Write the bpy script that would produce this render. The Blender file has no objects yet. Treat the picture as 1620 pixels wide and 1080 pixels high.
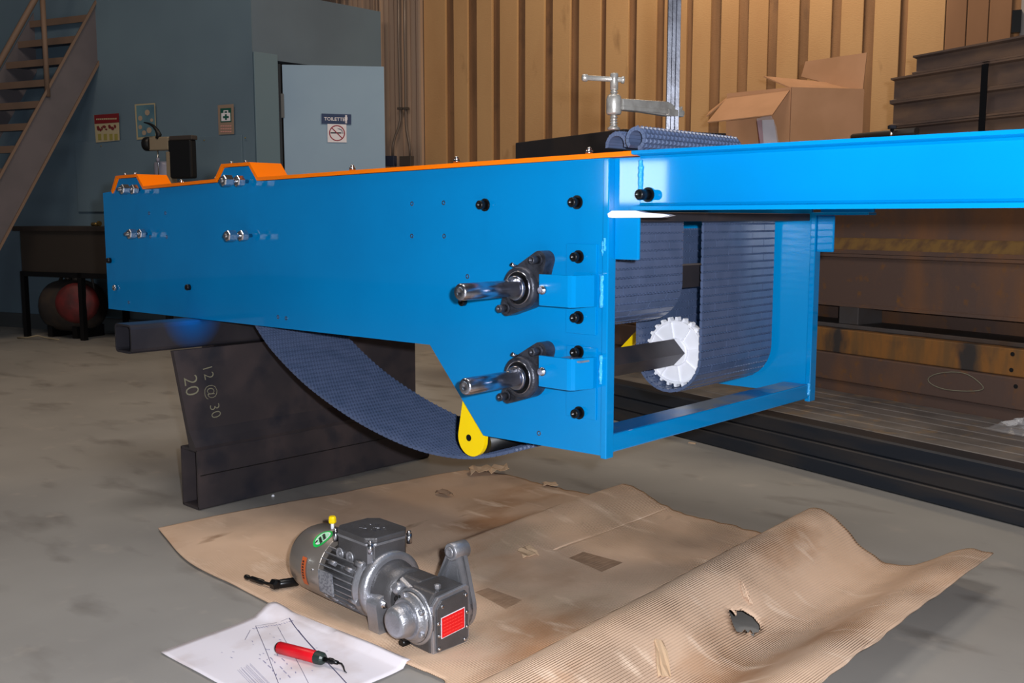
import bpy, bmesh, math, random
from math import sin, cos, pi, radians, sqrt, atan
from mathutils import Vector, Matrix, Euler
from mathutils.geometry import tessellate_polygon
random.seed(7)
scene = bpy.context.scene
COL = scene.collection
V = Vector

# ---------------------------------------------------------------- camera
FPX = 1600.0
PITCH = atan(195.0 / 1600.0)
YAW = radians(42.9)
CAM = V((0, 0, 0.9))
cam_data = bpy.data.cameras.new('camera')
cam_data.sensor_width = 36.0
cam_data.lens = 36.0 * FPX / 1620.0
cam_data.clip_end = 100
cam = bpy.data.objects.new('camera', cam_data)
cam.location = CAM
cam.rotation_euler = Euler((pi / 2 - PITCH, 0, YAW))
COL.objects.link(cam)
scene.camera = cam

# ---------------------------------------------------------------- world, lights, exposure
world = bpy.data.worlds.new('world')
scene.world = world
world.use_nodes = True
bg = world.node_tree.nodes['Background']
bg.inputs[0].default_value = (0.80, 0.86, 1.0, 1)
bg.inputs[1].default_value = 0.07

def lamp(name, kind, loc, power, color, size=0.1, size_y=None, aim=None, spread=None):
    d = bpy.data.lights.new(name, kind)
    d.energy = power
    d.color = color
    if kind == 'AREA':
        d.size = size
        if size_y:
            d.shape = 'RECTANGLE'; d.size_y = size_y
        if spread: d.spread = spread
    elif kind in ('POINT', 'SPOT'):
        d.shadow_soft_size = size
        if kind == 'SPOT':
            d.spot_size = spread or radians(90); d.spot_blend = 0.6
    o = bpy.data.objects.new(name, d)
    o.location = loc
    if aim is not None:
        o.rotation_euler = (V(aim) - V(loc)).to_track_quat('-Z', 'Y').to_euler()
    COL.objects.link(o)
    return o

# the camera's own flash, just beside and above the lens
lamp('camera_flash', 'POINT', CAM + V((0.733, 0.681, 0)) * 0.075 + V((0, 0, 0.05)), 262, (0.93, 0.97, 1.03), 0.018)
# two hall lamps high over the shop floor, then an added fill
lamp('overhead_lamp', 'AREA', (-5.0, 1.2, 5.2), 62, (1.0, 0.80, 0.60), 1.6, aim=(-4.4, 1.2, 0))
lamp('overhead_lamp', 'AREA', (-3.0, 5.3, 4.1), 80, (1.0, 0.82, 0.58), 0.8, aim=(-3.4, 6.3, 1.9))
lamp('overhead_lamp', 'AREA', (-1.4, 1.1, 5.6), 85, (1.0, 0.94, 0.87), 1.6, aim=(-1.4, 1.1, 0))  # fill added overhead to lift the cardboard and floor
# daylight through a far opening behind the camera
lamp('far_opening', 'AREA', (-5.25, -4.0, 1.21), 8.5, (0.80, 0.95, 1.0), 0.50, 0.36, aim=(-1.17, 1.63, 0.97))

vs = scene.view_settings
scene.display_settings.display_device = 'sRGB'
vs.view_transform = 'Standard'
vs.look = 'None'
vs.gamma = 1.0
vs.use_curve_mapping = False
vs.exposure = 0.0

# ---------------------------------------------------------------- view helpers (used to measure real positions)
CF = V((-sin(YAW) * cos(PITCH), cos(YAW) * cos(PITCH), -sin(PITCH)))
CR = V((cos(YAW), sin(YAW), 0))
CU = CR.cross(CF)
def ray(x, y): return CF * FPX + CR * (x - 810) + CU * (540 - y)
def on_plane(x, y, p, n):
    d = ray(x, y); n = V(n)
    return CAM + d * ((V(p) - CAM).dot(n) / d.dot(n))
def ground(px, d):
    return V((-sin(YAW), cos(YAW), 0)) * d + CR * ((px - 810) / 1611.84 * d)

# ---------------------------------------------------------------- materials
def lin(c):
    return tuple(((v / 255) / 12.92 if v / 255 <= 0.04045 else ((v / 255 + 0.055) / 1.055) ** 2.4) for v in c)

def mat(name, c, rough=0.5, metal=0.0, c2=None, scale=8.0, detail=5.0, lo=0.4, hi=0.65, stretch=(1, 1, 1),
        bump=0.0, bscale=60.0, coat=0.0, spec=0.5, rough2=None, bstretch=(1, 1, 1), alpha=None, trans=0.0):
    m = bpy.data.materials.new(name)
    m.use_nodes = True
    nt = m.node_tree
    b = nt.nodes['Principled BSDF']
    b.inputs['Base Color'].default_value = (*lin(c), 1)
    b.inputs['Roughness'].default_value = rough
    b.inputs['Metallic'].default_value = metal
    b.inputs['Coat Weight'].default_value = coat
    b.inputs['Coat Roughness'].default_value = 0.08
    b.inputs['Specular IOR Level'].default_value = spec
    if trans: b.inputs['Transmission Weight'].default_value = trans
    if alpha is not None: b.inputs['Alpha'].default_value = alpha
    tc = nt.nodes.new('ShaderNodeTexCoord')
    geo = nt.nodes.new('ShaderNodeNewGeometry')
    def noise(sc, st, det):
        mp = nt.nodes.new('ShaderNodeMapping'); mp.inputs['Scale'].default_value = st
        nt.links.new(geo.outputs['Position'], mp.inputs[0])
        n = nt.nodes.new('ShaderNodeTexNoise')
        n.inputs['Scale'].default_value = sc; n.inputs['Detail'].default_value = det
        nt.links.new(mp.outputs[0], n.inputs['Vector'])
        return n
    if c2 is not None:
        n = noise(scale, stretch, detail)
        r = nt.nodes.new('ShaderNodeValToRGB')
        r.color_ramp.elements[0].position = lo; r.color_ramp.elements[1].position = hi
        r.color_ramp.elements[0].color = (*lin(c), 1); r.color_ramp.elements[1].color = (*lin(c2), 1)
        nt.links.new(n.outputs['Fac'], r.inputs[0])
        nt.links.new(r.outputs[0], b.inputs['Base Color'])
        if rough2 is not None:
            mr = nt.nodes.new('ShaderNodeMapRange')
            mr.inputs['From Min'].default_value = lo; mr.inputs['From Max'].default_value = hi
            mr.inputs['To Min'].default_value = rough; mr.inputs['To Max'].default_value = rough2
            nt.links.new(n.outputs['Fac'], mr.inputs[0])
            nt.links.new(mr.outputs[0], b.inputs['Roughness'])
    if bump:
        n = noise(bscale, bstretch, 4)
        bp = nt.nodes.new('ShaderNodeBump'); bp.inputs['Strength'].default_value = bump
        bp.inputs['Distance'].default_value = 0.004
        nt.links.new(n.outputs['Fac'], bp.inputs['Height'])
        nt.links.new(bp.outputs[0], b.inputs['Normal'])
    return m

def mixin(m, c, scale, lo, hi, stretch=(1, 1, 1), seed=0.0):
    """lay one more noise-shaped patch colour over a material's base colour"""
    nt = m.node_tree; b = nt.nodes['Principled BSDF']
    geo = nt.nodes.new('ShaderNodeNewGeometry')
    mp = nt.nodes.new('ShaderNodeMapping'); mp.inputs['Scale'].default_value = stretch
    mp.inputs['Location'].default_value = (seed, seed * 1.7, seed * 0.3)
    nt.links.new(geo.outputs['Position'], mp.inputs[0])
    n = nt.nodes.new('ShaderNodeTexNoise'); n.inputs['Scale'].default_value = scale; n.inputs['Detail'].default_value = 6
    nt.links.new(mp.outputs[0], n.inputs['Vector'])
    r = nt.nodes.new('ShaderNodeMapRange')
    r.inputs['From Min'].default_value = lo; r.inputs['From Max'].default_value = hi
    nt.links.new(n.outputs['Fac'], r.inputs[0])
    mx = nt.nodes.new('ShaderNodeMix'); mx.data_type = 'RGBA'
    inp = b.inputs['Base Color']
    if inp.links:
        nt.links.new(inp.links[0].from_socket, mx.inputs['A'])
    else:
        mx.inputs['A'].default_value = inp.default_value
    mx.inputs['B'].default_value = (*lin(c), 1)
    nt.links.new(r.outputs[0], mx.inputs['Factor'])
    nt.links.new(mx.outputs['Result'], inp)
    return m

BLUE = mat('blue_gloss_paint', (0, 128, 194), 0.045, 0, c2=(0, 123, 188), scale=3, spec=0.5)
BLUE_TOP = mat('blue_paint_dusty', (0, 100, 170), 0.3, 0, c2=(120, 125, 130), scale=6, lo=0.40, hi=0.56, stretch=(1, 1, 1), bump=0.05)
ORANGE = mat('orange_paint', (255, 122, 0), 0.3, 0, spec=0.25)
YELLOW = mat('yellow_paint', (255, 216, 0), 0.35, 0)
CHROME = mat('bright_steel', (205, 205, 210), 0.22, 1.0)
SHAFT = mat('ground_steel', (190, 192, 205), 0.25, 1.0, c2=(160, 160, 170), scale=30, bump=0.03, bscale=200)
CASTDARK = mat('dark_cast_iron', (72, 74, 84), 0.38, 0.55, c2=(46, 47, 54), scale=40, bump=0.3, bscale=240)
BLACK = mat('black_oxide_bolt', (22, 22, 24), 0.3, 0.4)
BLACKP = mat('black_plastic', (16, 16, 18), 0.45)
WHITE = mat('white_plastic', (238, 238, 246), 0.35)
BELT = mat('blue_grey_belt_plastic', (84, 97, 128), 0.25, 0, c2=(76, 90, 120), scale=20, spec=0.5)
STEELD = mat('dark_mill_steel', (60, 56, 60), 0.40, 0.3, c2=(76, 66, 67), scale=5, rough2=0.55, bump=0.05)
STEELD = mixin(STEELD, (46, 46, 54), 9, 0.5, 0.7, seed=3)
TUBE = mat('blue_black_tube_steel', (40, 45, 54), 0.36, 0.35, c2=(58, 55, 56), scale=3, stretch=(1, 1, 6), bump=0.05)
TUBETOP = mat('tube_top_scale', (112, 106, 104), 0.5, 0.15, c2=(88, 84, 84), scale=7, bump=0.1)
TUBETOP = mixin(TUBETOP, (134, 112, 88), 14, 0.55, 0.75, seed=5)
RUST = mat('rusty_mill_steel', (88, 68, 60), 0.6, 0.1, c2=(116, 78, 50), scale=3.2, lo=0.45, hi=0.68, stretch=(1.5, 1.5, 0.5), bump=0.2)
RUST = mixin(RUST, (120, 78, 34), 22, 0.60, 0.8, seed=2)
RUST2 = mat('orange_rust_steel', (112, 80, 46), 0.65, 0.1, c2=(136, 90, 42), scale=9, lo=0.4, hi=0.6, stretch=(2.5, 2.5, 0.5), bump=0.2)
RUST2 = mixin(RUST2, (54, 48, 46), 6, 0.52, 0.66, (1.2, 1.2, 0.6), seed=8)
RUSTG = mat('grey_scale_steel', (88, 84, 84), 0.5, 0.2, c2=(84, 66, 54), scale=4, bump=0.1)
RUSTU = mat('brown_channel_steel', (84, 68, 62), 0.6, 0.1, c2=(108, 84, 68), scale=5, stretch=(1, 1, 3), bump=0.2)
CARD = mat('corrugated_cardboard', (220, 188, 162), 0.85, 0, c2=(210, 177, 150), scale=3, spec=0.15)
CARDBOX = mat('box_cardboard', (200, 148, 110), 0.8, 0, c2=(188, 138, 100), scale=6, spec=0.15)
CARDIN = mat('box_cardboard_edge', (202, 170, 138), 0.85, 0)
ALU = mat('cast_aluminium', (176, 176, 182), 0.36, 0.75, c2=(156, 156, 162), scale=20, bump=0.25, bscale=260)
ALUD = mat('grey_painted_casting', (98, 96, 98), 0.40, 0.5, c2=(82, 80, 81), scale=12, bump=0.2, bscale=220)
COVER = mat('bronze_grey_cover', (150, 140, 132), 0.3, 0.6, c2=(140, 131, 123), scale=6, coat=0.3)
PAPER = mat('used_paper', (226, 220, 228), 0.7, 0, c2=(206, 194, 196), scale=9, lo=0.5, hi=0.72)
INK = mat('print_ink', (70, 66, 100), 0.8)
INKL = mat('pale_print_ink', (150, 146, 172), 0.8)
RED = mat('red_plastic', (214, 20, 34), 0.35, 0, c2=(200, 14, 28), scale=30)
REDL = mat('red_plate', (226, 24, 28), 0.4)
GREEN = mat('green_sticker', (20, 186, 80), 0.4)
LGREEN = mat('pale_green', (170, 235, 190), 0.4)
DKINK = mat('dark_ink', (12, 18, 16), 0.5)
ORLBL = mat('orange_label', (196, 92, 44), 0.5)
PAINTW = mat('blue_grey_wall_paint', (108, 130, 144), 0.7, 0, c2=(94, 114, 130), scale=0.9, detail=3, lo=0.35, hi=0.7)
PAINTD = mat('grey_door_paint', (146, 172, 196), 0.5, 0, c2=(138, 164, 190), scale=1.5)
PAINTP = mat('partition_paint', (100, 118, 134), 0.7, 0, c2=(90, 106, 122), scale=1.1)
PAINTT = mat('frame_trim_paint', (100, 124, 138), 0.6)
CLAD = mat('beige_wall_cladding', (172, 146, 128), 0.6, 0, c2=(158, 132, 114), scale=2, stretch=(3, 3, 0.3))
PLANK = mat('tan_wall_plank', (184, 144, 100), 0.8, 0, c2=(172, 130, 88), scale=2.2, stretch=(1, 1, 0.35), bump=0.25, bscale=50, bstretch=(1, 1, 6))
PLANK = mixin(PLANK, (110, 76, 46), 3.5, 0.66, 0.85, (2, 2, 0.6), seed=4)
PLANKB = mat('wall_backing_board', (140, 102, 70), 0.85, 0, c2=(114, 82, 56), scale=2.5, stretch=(4, 4, 0.5), bump=0.3, bscale=60, bstretch=(1, 1, 8))
PLANKB = mixin(PLANKB, (84, 62, 48), 3, 0.62, 0.8, (2, 2, 1), seed=6)
STAIR = mat('brown_stair_paint', (102, 94, 98), 0.65, 0, c2=(92, 86, 90), scale=4)
STAIRE = mat('worn_stair_edge', (124, 100, 84), 0.65)
STAIRT = mat('blue_dark_tread', (74, 82, 98), 0.6, 0, c2=(60, 66, 84), scale=12)
FLOOR = mat('concrete_floor', (158, 154, 149), 0.42, 0, c2=(144, 140, 136), scale=1.6, lo=0.35, hi=0.68, bump=0.06, bscale=40, spec=0.4)
FLOOR = mixin(FLOOR, (126, 121, 116), 3.2, 0.56, 0.74, (1, 2.2, 1), seed=1)
FLOOR = mixin(FLOOR, (170, 162, 154), 9.0, 0.62, 0.8, seed=9)
CEIL = mat('roof_sheet', (90, 88, 84), 0.8)
DARKMET = mat('dark_bench_steel', (44, 38, 36), 0.6, 0.1, c2=(58, 48, 42), scale=5)
TANK = mat('dirty_tank_paint', (52, 46, 44), 0.6, 0, c2=(70, 58, 48), scale=9)
REDTANK = mat('red_tank_paint', (104, 26, 26), 0.6, 0, c2=(74, 24, 24), scale=12)
BEIGEM = mat('beige_machine_paint', (150, 134, 112), 0.5)
GREYP = mat('grey_bottle_plastic', (150, 150, 168), 0.4)
CONDUIT = mat('grey_conduit', (120, 106, 98), 0.4, 0.3)
GALV = mat('electrical_box', (86, 76, 70), 0.5, 0.2)
NAVY = mat('navy_sign', (26, 48, 92), 0.45)
SIGNW = mat('sign_white', (236, 230, 238), 0.5)
SIGNR = mat('sign_red', (150, 20, 44), 0.5)
SIGNK = mat('sign_black', (14, 14, 30), 0.5)
POSTR = mat('poster_red', (120, 24, 32), 0.6)
POSTC = mat('poster_cream', (178, 164, 132), 0.6)
POSTF = mat('poster_figures', (110, 36, 40), 0.6)
POSTY = mat('poster_olive', (150, 140, 70), 0.6)
POSTB = mat('poster_sea_blue', (96, 132, 144), 0.6, 0, c2=(74, 108, 126), scale=6)
POSTP = mat('poster_patches', (170, 150, 130), 0.6)
SIGNG = mat('sign_green', (20, 84, 72), 0.5)
SIGNT = mat('sign_tan', (150, 128, 112), 0.6)
SIGNP = mat('sign_pink', (206, 150, 140), 0.6)
CHALK = mat('chalk', (124, 120, 100), 0.9)
BLUESPRAY = None
MAROON = mat('maroon_print', (140, 20, 40), 0.5)
DOCW = mat('document_paper', (200, 186, 190), 0.5)
WELD = mat('blue_weld_bead', (60, 170, 235), 0.18, 0, bump=0.8, bscale=300)
CLEAR = mat('clear_film', (235, 235, 240), 0.12, 0, alpha=0.16, spec=0.8)
BRASS = mat('brass', (190, 160, 100), 0.35, 0.9)
CLAMPM = mat('worn_clamp_steel', (186, 182, 176), 0.34, 0.55, c2=(160, 154, 148), scale=40, bump=0.1, bscale=150)
ENAMEL = mat('dark_slab_steel', (44, 42, 46), 0.5, 0.2, c2=(58, 50, 48), scale=5)

# ---------------------------------------------------------------- mesh helpers
class MB:
    def __init__(s, M=None):
        s.v = []; s.f = []; s.sm = []; s.M = M
    def add(s, vs, fs, smooth=False):
        o = len(s.v)
        for p in vs:
            p = V(p)
            s.v.append(s.M @ p if s.M else p)
        for f in fs:
            s.f.append([o + i for i in f]); s.sm.append(smooth)
        return s
    def box(s, x0, x1, y0, y1, z0, z1):
        return s.add([(x0, y0, z0), (x1, y0, z0), (x1, y1, z0), (x0, y1, z0), (x0, y0, z1), (x1, y0, z1), (x1, y1, z1), (x0, y1, z1)],
                     [(0, 3, 2, 1), (4, 5, 6, 7), (0, 1, 5, 4), (1, 2, 6, 5), (2, 3, 7, 6), (3, 0, 4, 7)])
    def obox(s, o, a, b, c):
        """box from corner o with edge vectors a, b, c"""
        o, a, b, c = V(o), V(a), V(b), V(c)
        vs = [o, o + a, o + a + b, o + b, o + c, o + a + c, o + a + b + c, o + b + c]
        fs = [(0, 3, 2, 1), (4, 5, 6, 7), (0, 1, 5, 4), (1, 2, 6, 5), (2, 3, 7, 6), (3, 0, 4, 7)]
        if a.cross(b).dot(c) < 0: fs = [f[::-1] for f in fs]
        return s.add(vs, fs)
    def prism(s, poly, w, smooth=False):
        """3-D polygon poly extruded by vector w"""
        poly = [V(p) for p in poly]; w = V(w); n = len(poly)
        nn = V((0, 0, 0))
        for i in range(n): nn += poly[i].cross(poly[(i + 1) % n])
        if nn.dot(w) < 0: poly = poly[::-1]
        tris = tessellate_polygon([poly])
        o = len(s.v)
        vs = poly + [p + w for p in poly]
        fs = []
        def tri(t, rev):
            a, b, c = t
            nrm = (poly[b] - poly[a]).cross(poly[c] - poly[a])
            up = nrm.dot(w) > 0
            return (a, b, c) if up != rev else (c, b, a)
        if n <= 4:
            fs.append(tuple(range(n))[::-1]); fs.append(tuple(n + i for i in range(n)))
        else:
            for t in tris:
                fs.append(tri(t, True)); fs.append(tuple(n + i for i in tri(t, False)))
        base = len(fs)
        s.add(vs, fs)
        o2 = o
        for i in range(n):
            j = (i + 1) % n
            s.f.append([o2 + i, o2 + j, o2 + n + j, o2 + n + i]); s.sm.append(smooth)
        return s
    def ring(s, outer, inner, w):
        """band between two loops of equal count, extruded by w"""
        n = len(outer); w = V(w)
        vs = [V(p) for p in outer] + [V(p) for p in inner]
        vs += [p + w for p in vs]
        fs = []
        for i in range(n):
            j = (i + 1) % n
            fs += [(i, j, n + j, n + i), (2 * n + i, 3 * n + i, 3 * n + j, 2 * n + j), (i, 2 * n + i, 2 * n + j, j), (n + i, n + j, 3 * n + j, 3 * n + i)]
        return s.add(vs, fs)
    def lathe(s, prof, p0, d, n=24, smooth=True, caps=True, ph=0.0):
        """prof: (t, r) pairs along the axis d from p0"""
        d = V(d).normalized(); p0 = V(p0)
        a = d.orthogonal().normalized(); b = d.cross(a)
        vs = []; fs = []
        for t, r in prof:
            for k in range(n):
                an = 2 * pi * k / n + ph
                vs.append(p0 + d * t + (a * cos(an) + b * sin(an)) * r)
        for i in range(len(prof) - 1):
            for k in range(n):
                l = (k + 1) % n
                fs.append((i * n + k, i * n + l, (i + 1) * n + l, (i + 1) * n + k))
        s.add(vs, fs, smooth)
        if caps:
            o = len(s.v) - len(vs)
            s.f.append([o + k for k in range(n)][::-1]); s.sm.append(False)
            s.f.append([o + (len(prof) - 1) * n + k for k in range(n)]); s.sm.append(False)
        return s
    def cyl(s, p0, p1, r, n=20, r1=None, smooth=True):
        p0, p1 = V(p0), V(p1)
        return s.lathe([(0, r), ((p1 - p0).length, r if r1 is None else r1)], p0, p1 - p0, n, smooth)
    def tube(s, pts, r, n=10, close=False):
        pts = [V(p) for p in pts]; m = len(pts); rs = r if isinstance(r, (list, tuple)) else [r] * m
        prev = None; vs = []; fs = []
        for i, p in enumerate(pts):
            t = (pts[min(i + 1, m - 1)] - pts[max(i - 1, 0)]).normalized()
            if prev is None: a = t.orthogonal().normalized()
            else: a = (prev - t * prev.dot(t)).normalized()
            prev = a; b = t.cross(a)
            for k in range(n):
                an = 2 * pi * k / n
                vs.append(p + (a * cos(an) + b * sin(an)) * rs[i])
        for i in range(m - 1):
            for k in range(n):
                l = (k + 1) % n
                fs.append((i * n + k, i * n + l, (i + 1) * n + l, (i + 1) * n + k))
        fs.append(tuple(range(n))[::-1]); fs.append(tuple((m - 1) * n + k for k in range(n)))
        s.add(vs, fs, True)
        s.sm[-1] = False; s.sm[-2] = False
        return s
    def build(s, name, m, parent=None, bevel=0.0, seg=2, center=None):
        me = bpy.data.meshes.new(name)
        xs = [p for p in s.v]
        if center is None:
            c = V((sum(p.x for p in xs), sum(p.y for p in xs), sum(p.z for p in xs))) / len(xs)
            c.z = min(p.z for p in xs)
        else: c = V(center)
        me.from_pydata([tuple(p - c) for p in xs], [], s.f)
        me.polygons.foreach_set('use_smooth', s.sm)
        me.materials.append(m)
        me.update()
        o = bpy.data.objects.new(name, me)
        o.location = c
        COL.objects.link(o)
        if parent is not None:
            o.parent = parent
            o.matrix_parent_inverse = world_of(parent).inverted()
        if bevel:
            b = o.modifiers.new('bevel', 'BEVEL'); b.width = bevel; b.segments = seg; b.limit_method = 'ANGLE'
            b.angle_limit = radians(40)
        return o

def world_of(o):
    M = o.matrix_basis.copy()
    if o.parent is not None:
        M = world_of(o.parent) @ o.matrix_parent_inverse @ M
    return M

def tag(o, label=None, cat=None, group=None, kind=None):
    if label: o['label'] = label
    if cat: o['category'] = cat
    if group: o['group'] = group
    if kind: o['kind'] = kind
    return o

def empty(name, loc, label=None, cat=None, group=None, parent=None):
    o = bpy.data.objects.new(name, None)
    o.location = loc; o.empty_display_size = 0.05
    COL.objects.link(o)
    if parent is not None:
        o.parent = parent; o.matrix_parent_inverse = world_of(parent).inverted()
    return tag(o, label, cat, group)

def mesh_copy(src, parent, M):
    """a copy of a part placed by world matrix M under parent (mesh data shared)"""
    c = src.copy(); COL.objects.link(c)
    c.parent = parent
    c.matrix_parent_inverse = world_of(parent).inverted()
    c.matrix_basis = M
    return c

def text_mesh(name, body, m, parent, origin, xdir, up, size, depth=0.0006, bold=0.0, align='LEFT'):
    cu = bpy.data.curves.new(name, 'FONT')
    cu.body = body; cu.size = size; cu.extrude = depth; cu.offset = bold; cu.align_x = align
    cu.resolution_u = 3
    tmp = bpy.data.objects.new(name, cu); COL.objects.link(tmp)
    dg = bpy.context.evaluated_depsgraph_get()
    me = bpy.data.meshes.new_from_object(tmp.evaluated_get(dg))
    bpy.data.objects.remove(tmp)
    me.materials.clear(); me.materials.append(m)
    o = bpy.data.objects.new(name, me); COL.objects.link(o)
    x = V(xdir).normalized(); z = x.cross(V(up)).normalized(); y = z.cross(x)
    M = Matrix(((x.x, y.x, z.x, origin[0]), (x.y, y.y, z.y, origin[1]), (x.z, y.z, z.z, origin[2]), (0, 0, 0, 1)))
    if parent is not None:
        o.parent = parent; o.matrix_parent_inverse = world_of(parent).inverted()
    o.matrix_basis = M
    return o

def circle(c, u, v, r, n=24, a0=0.0, a1=2 * pi):
    c, u, v = V(c), V(u), V(v)
    full = abs(a1 - a0 - 2 * pi) < 1e-6
    m = n if full else n - 1
    return [c + u * (r * cos(a0 + (a1 - a0) * k / m)) + v * (r * sin(a0 + (a1 - a0) * k / m)) for k in range(n)]

def hull2(circles, n=14):
    """convex hull outline of circles given as (x, y, r)"""
    pts = []
    for x, y, r in circles:
        for k in range(n * 2):
            pts.append((x + r * cos(pi * k / n), y + r * sin(pi * k / n)))
    pts = sorted(set((round(a, 6), round(b, 6)) for a, b in pts))
    def half(ps):
        h = []
        for p in ps:
            while len(h) > 1 and (h[-1][0] - h[-2][0]) * (p[1] - h[-2][1]) - (h[-1][1] - h[-2][1]) * (p[0] - h[-2][0]) <= 0: h.pop()
            h.append(p)
        return h[:-1]
    return half(pts) + half(pts[::-1])

# ---------------------------------------------------------------- the setting
S = lambda o: tag(o, kind='structure')
S(MB().box(-14, 5, -6, 10, -0.05, 0).build('floor', FLOOR))
S(MB().box(-14, 5, -6, 10, 6.0, 6.1).build('ceiling', CEIL))

W1a, W1b = V((-11.29, 2.51, 0)), V((-6.298, 4.10, 0))
w1 = (W1b - W1a).normalized(); w1n = V((w1.y, -w1.x, 0))            # normal towards the shop
def wall_slab(mb, a, b, z0, z1, n, t=0.12):
    return mb.obox(V((a.x, a.y, z0)), b - a, -n * t, V((0, 0, z1 - z0)))
wall_left = S(wall_slab(MB(), W1a, W1b, 0, 3.1, w1n).build('wall_left', PAINTW))
S(MB().obox(W1a + w1n * 0.001, W1b - W1a, w1n * 0.015, V((0, 0, 0.12))).build('baseboard_left', mat('grey_base', (70, 74, 76), 0.6)))
W2a, W2b = V((-6.30, 4.10, 0)), V((-6.30, 5.271, 0))
wall_part = MB()
wall_part.box(-6.42, -6.30, 4.10, 4.31, 0, 2.5)
wall_part.box(-6.42, -6.30, 4.31, 5.09, 2.02, 2.5)
wall_part.box(-6.42, -6.30, 5.09, 5.271, 0, 2.5)
S(wall_part.build('wall_center', PAINTP))
S(MB().box(-7.6, -6.43, 4.2, 5.27, 2.5, 2.53).build('trim_1', mat('room_roof_edge', (70, 62, 58), 0.7)))
# pale door casing on the partition
S(MB().box(-6.298, -6.285, 4.103, 4.30, 0, 2.06).build('trim_2', PAINTT, bevel=0.003))

W3a, W3d = V((-6.423, 5.362, 0)), (V((-1.941, 6.673, 0)) - V((-6.423, 5.362, 0))).normalized()
w3n = V((W3d.y, -W3d.x, 0))
def w3(px, py, off=0.0): return on_plane(px, py, W3a + w3n * off, w3n)
def w3s(px, off=0.0): return (w3(px, 345, off) - W3a).dot(W3d)
def w1p(px, py, off=0.0): return on_plane(px, py, W1a + w1n * off, w1n)

wb = MB().obox(W3a - W3d * 3.0 - w3n * 0.03, W3d * 10.5, -w3n * 0.12, V((0, 0, 6)))
wall_back = S(wb.build('wall_back', PLANKB))
# planks of the wall, each one proud of the backing
PLANKD = mat('shaded_wall_plank', (136, 98, 70), 0.8, 0, c2=(122, 86, 60), scale=2.2, stretch=(1, 1, 0.35))  # rightmost planks: shading put into a darker colour
spans = [(673, 707), (719, 741), (755, 779), (790.5, 818), (830, 860), (872.5, 900), (913, 947), (955, 990), (1002, 1033),
         (1045, 1080), (1089, 1117), (1133, 1160), (1175.5, 1206), (1220.5, 1254), (1269, 1304), (1318.5, 1353), (1370, 1410),
         (1421, 1479), (1480.5, 1512), (1513.5, 1546), (1547.5, 1582)]
for i, (a, b) in enumerate(spans):
    sa, sb = w3s(a), w3s(b)
    off = 0.0 + random.uniform(-0.003, 0.003) if i < 17 else -0.012
    t = 0.03 + off
    o = W3a + W3d * sa - w3n * 0.03
    MB().obox(o, W3d * (sb - sa), w3n * t, V((0, 0, 5.6))).build('plank', PLANK if i < 18 else PLANKD, wall_back, bevel=0.003, seg=1)
# further planks outside the photo keep the wall going
sc = w3s(1582)
# pale ribbed cladding left of the planks
rib = MB()
x0, x1 = w3s(505), w3s(671)
k = x0
rib.obox(W3a + W3d * (x0 - 1.2) - w3n * 0.03, W3d * (x1 - x0 + 1.2), w3n * 0.03, V((0, 0, 5.9)))
while k < x1 - 0.03:
    rib.obox(W3a + W3d * k, W3d * 0.028, w3n * 0.012, V((0, 0, 5.9)))
    k += 0.075 if int(k * 13) % 3 else 0.05
clad = tag(rib.build('cladding_sheet', CLAD, wall_back), 'pale beige ribbed cladding')
MB().obox(W3a + W3d * (x1 - 0.012), W3d * 0.02, w3n * 0.04, V((0, 0, 5.9))).build('corner_strip', CLAD, wall_back)
for px in (599, 603.5, 608):
    MB().obox(W3a + W3d * w3s(px), W3d * 0.009, w3n * 0.03, V((0, 0, 5.9))).build('corner_strip', CLAD, wall_back)
# brown roof member seen above the toilet room
S(MB().obox(W3a - W3d * 2.0 + w3n * 0.05 + V((0, 0, 2.68)), W3d * 1.72, w3n * 0.14, V((0, 0, 0.16))).build('trim_3', mat('brown_member', (84, 56, 46), 0.7)))
# white cladding beyond the plank wall at the right edge
rw = MB()
xa = w3s(1596)
rw.obox(W3a + W3d * xa - w3n * 0.03, W3d * 3.0, w3n * 0.045, V((0, 0, 5.9)))
for k in range(24):
    rw.obox(W3a + W3d * (xa + 0.03 + k * 0.06) + w3n * 0.015, W3d * 0.022, w3n * 0.012, V((0, 0, 5.9)))
tag(rw.build('cladding_sheet', mat('grey_white_cladding', (150, 142, 140), 0.6), wall_back), 'grey white ribbed cladding')
MB().obox(W3a + W3d * w3s(1583) + V((0, 0, 2.0)), W3d * 0.05, w3n * 0.05, V((0, 0, 0.13))).build('hinge_bracket', BLACK, wall_back)

# ---------------------------------------------------------------- door leaf
dr = empty('door_1', (-6.29, 4.325, 0)); tag(dr, kind='structure')
da, db = V((-6.285, 4.335, 0)), V((-5.822, 4.896, 0))
dd = (db - da).normalized(); dn = V((dd.y, -dd.x, 0)); dw = (db - da).length
MB().obox(da + V((0, 0, 0.01)), dd * dw, -dn * 0.042, V((0, 0, 1.985))).build('door_leaf', PAINTD, dr, bevel=0.002)
for z in (0.3, 1.62):
    MB().obox(da - dd * 0.014 + dn * 0.0 + V((0, 0, z)), dd * 0.022, dn * 0.006, V((0, 0, 0.17))).build('hinge', mat('hinge_grey', (96, 96, 96), 0.5, 0.4), dr)
MB().obox(da - dd * 0.030 - dn * 0.03 + V((0, 0, 0.01)), dd * 0.018, dn * 0.02, V((0, 0, 1.99))).build('door_shadow_gap', BLACKP, dr)  # black strip standing in for the shaded gap beside the leaf
def dpt(px, py, off=0.0): return on_plane(px, py, da + dn * off, dn)
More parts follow.
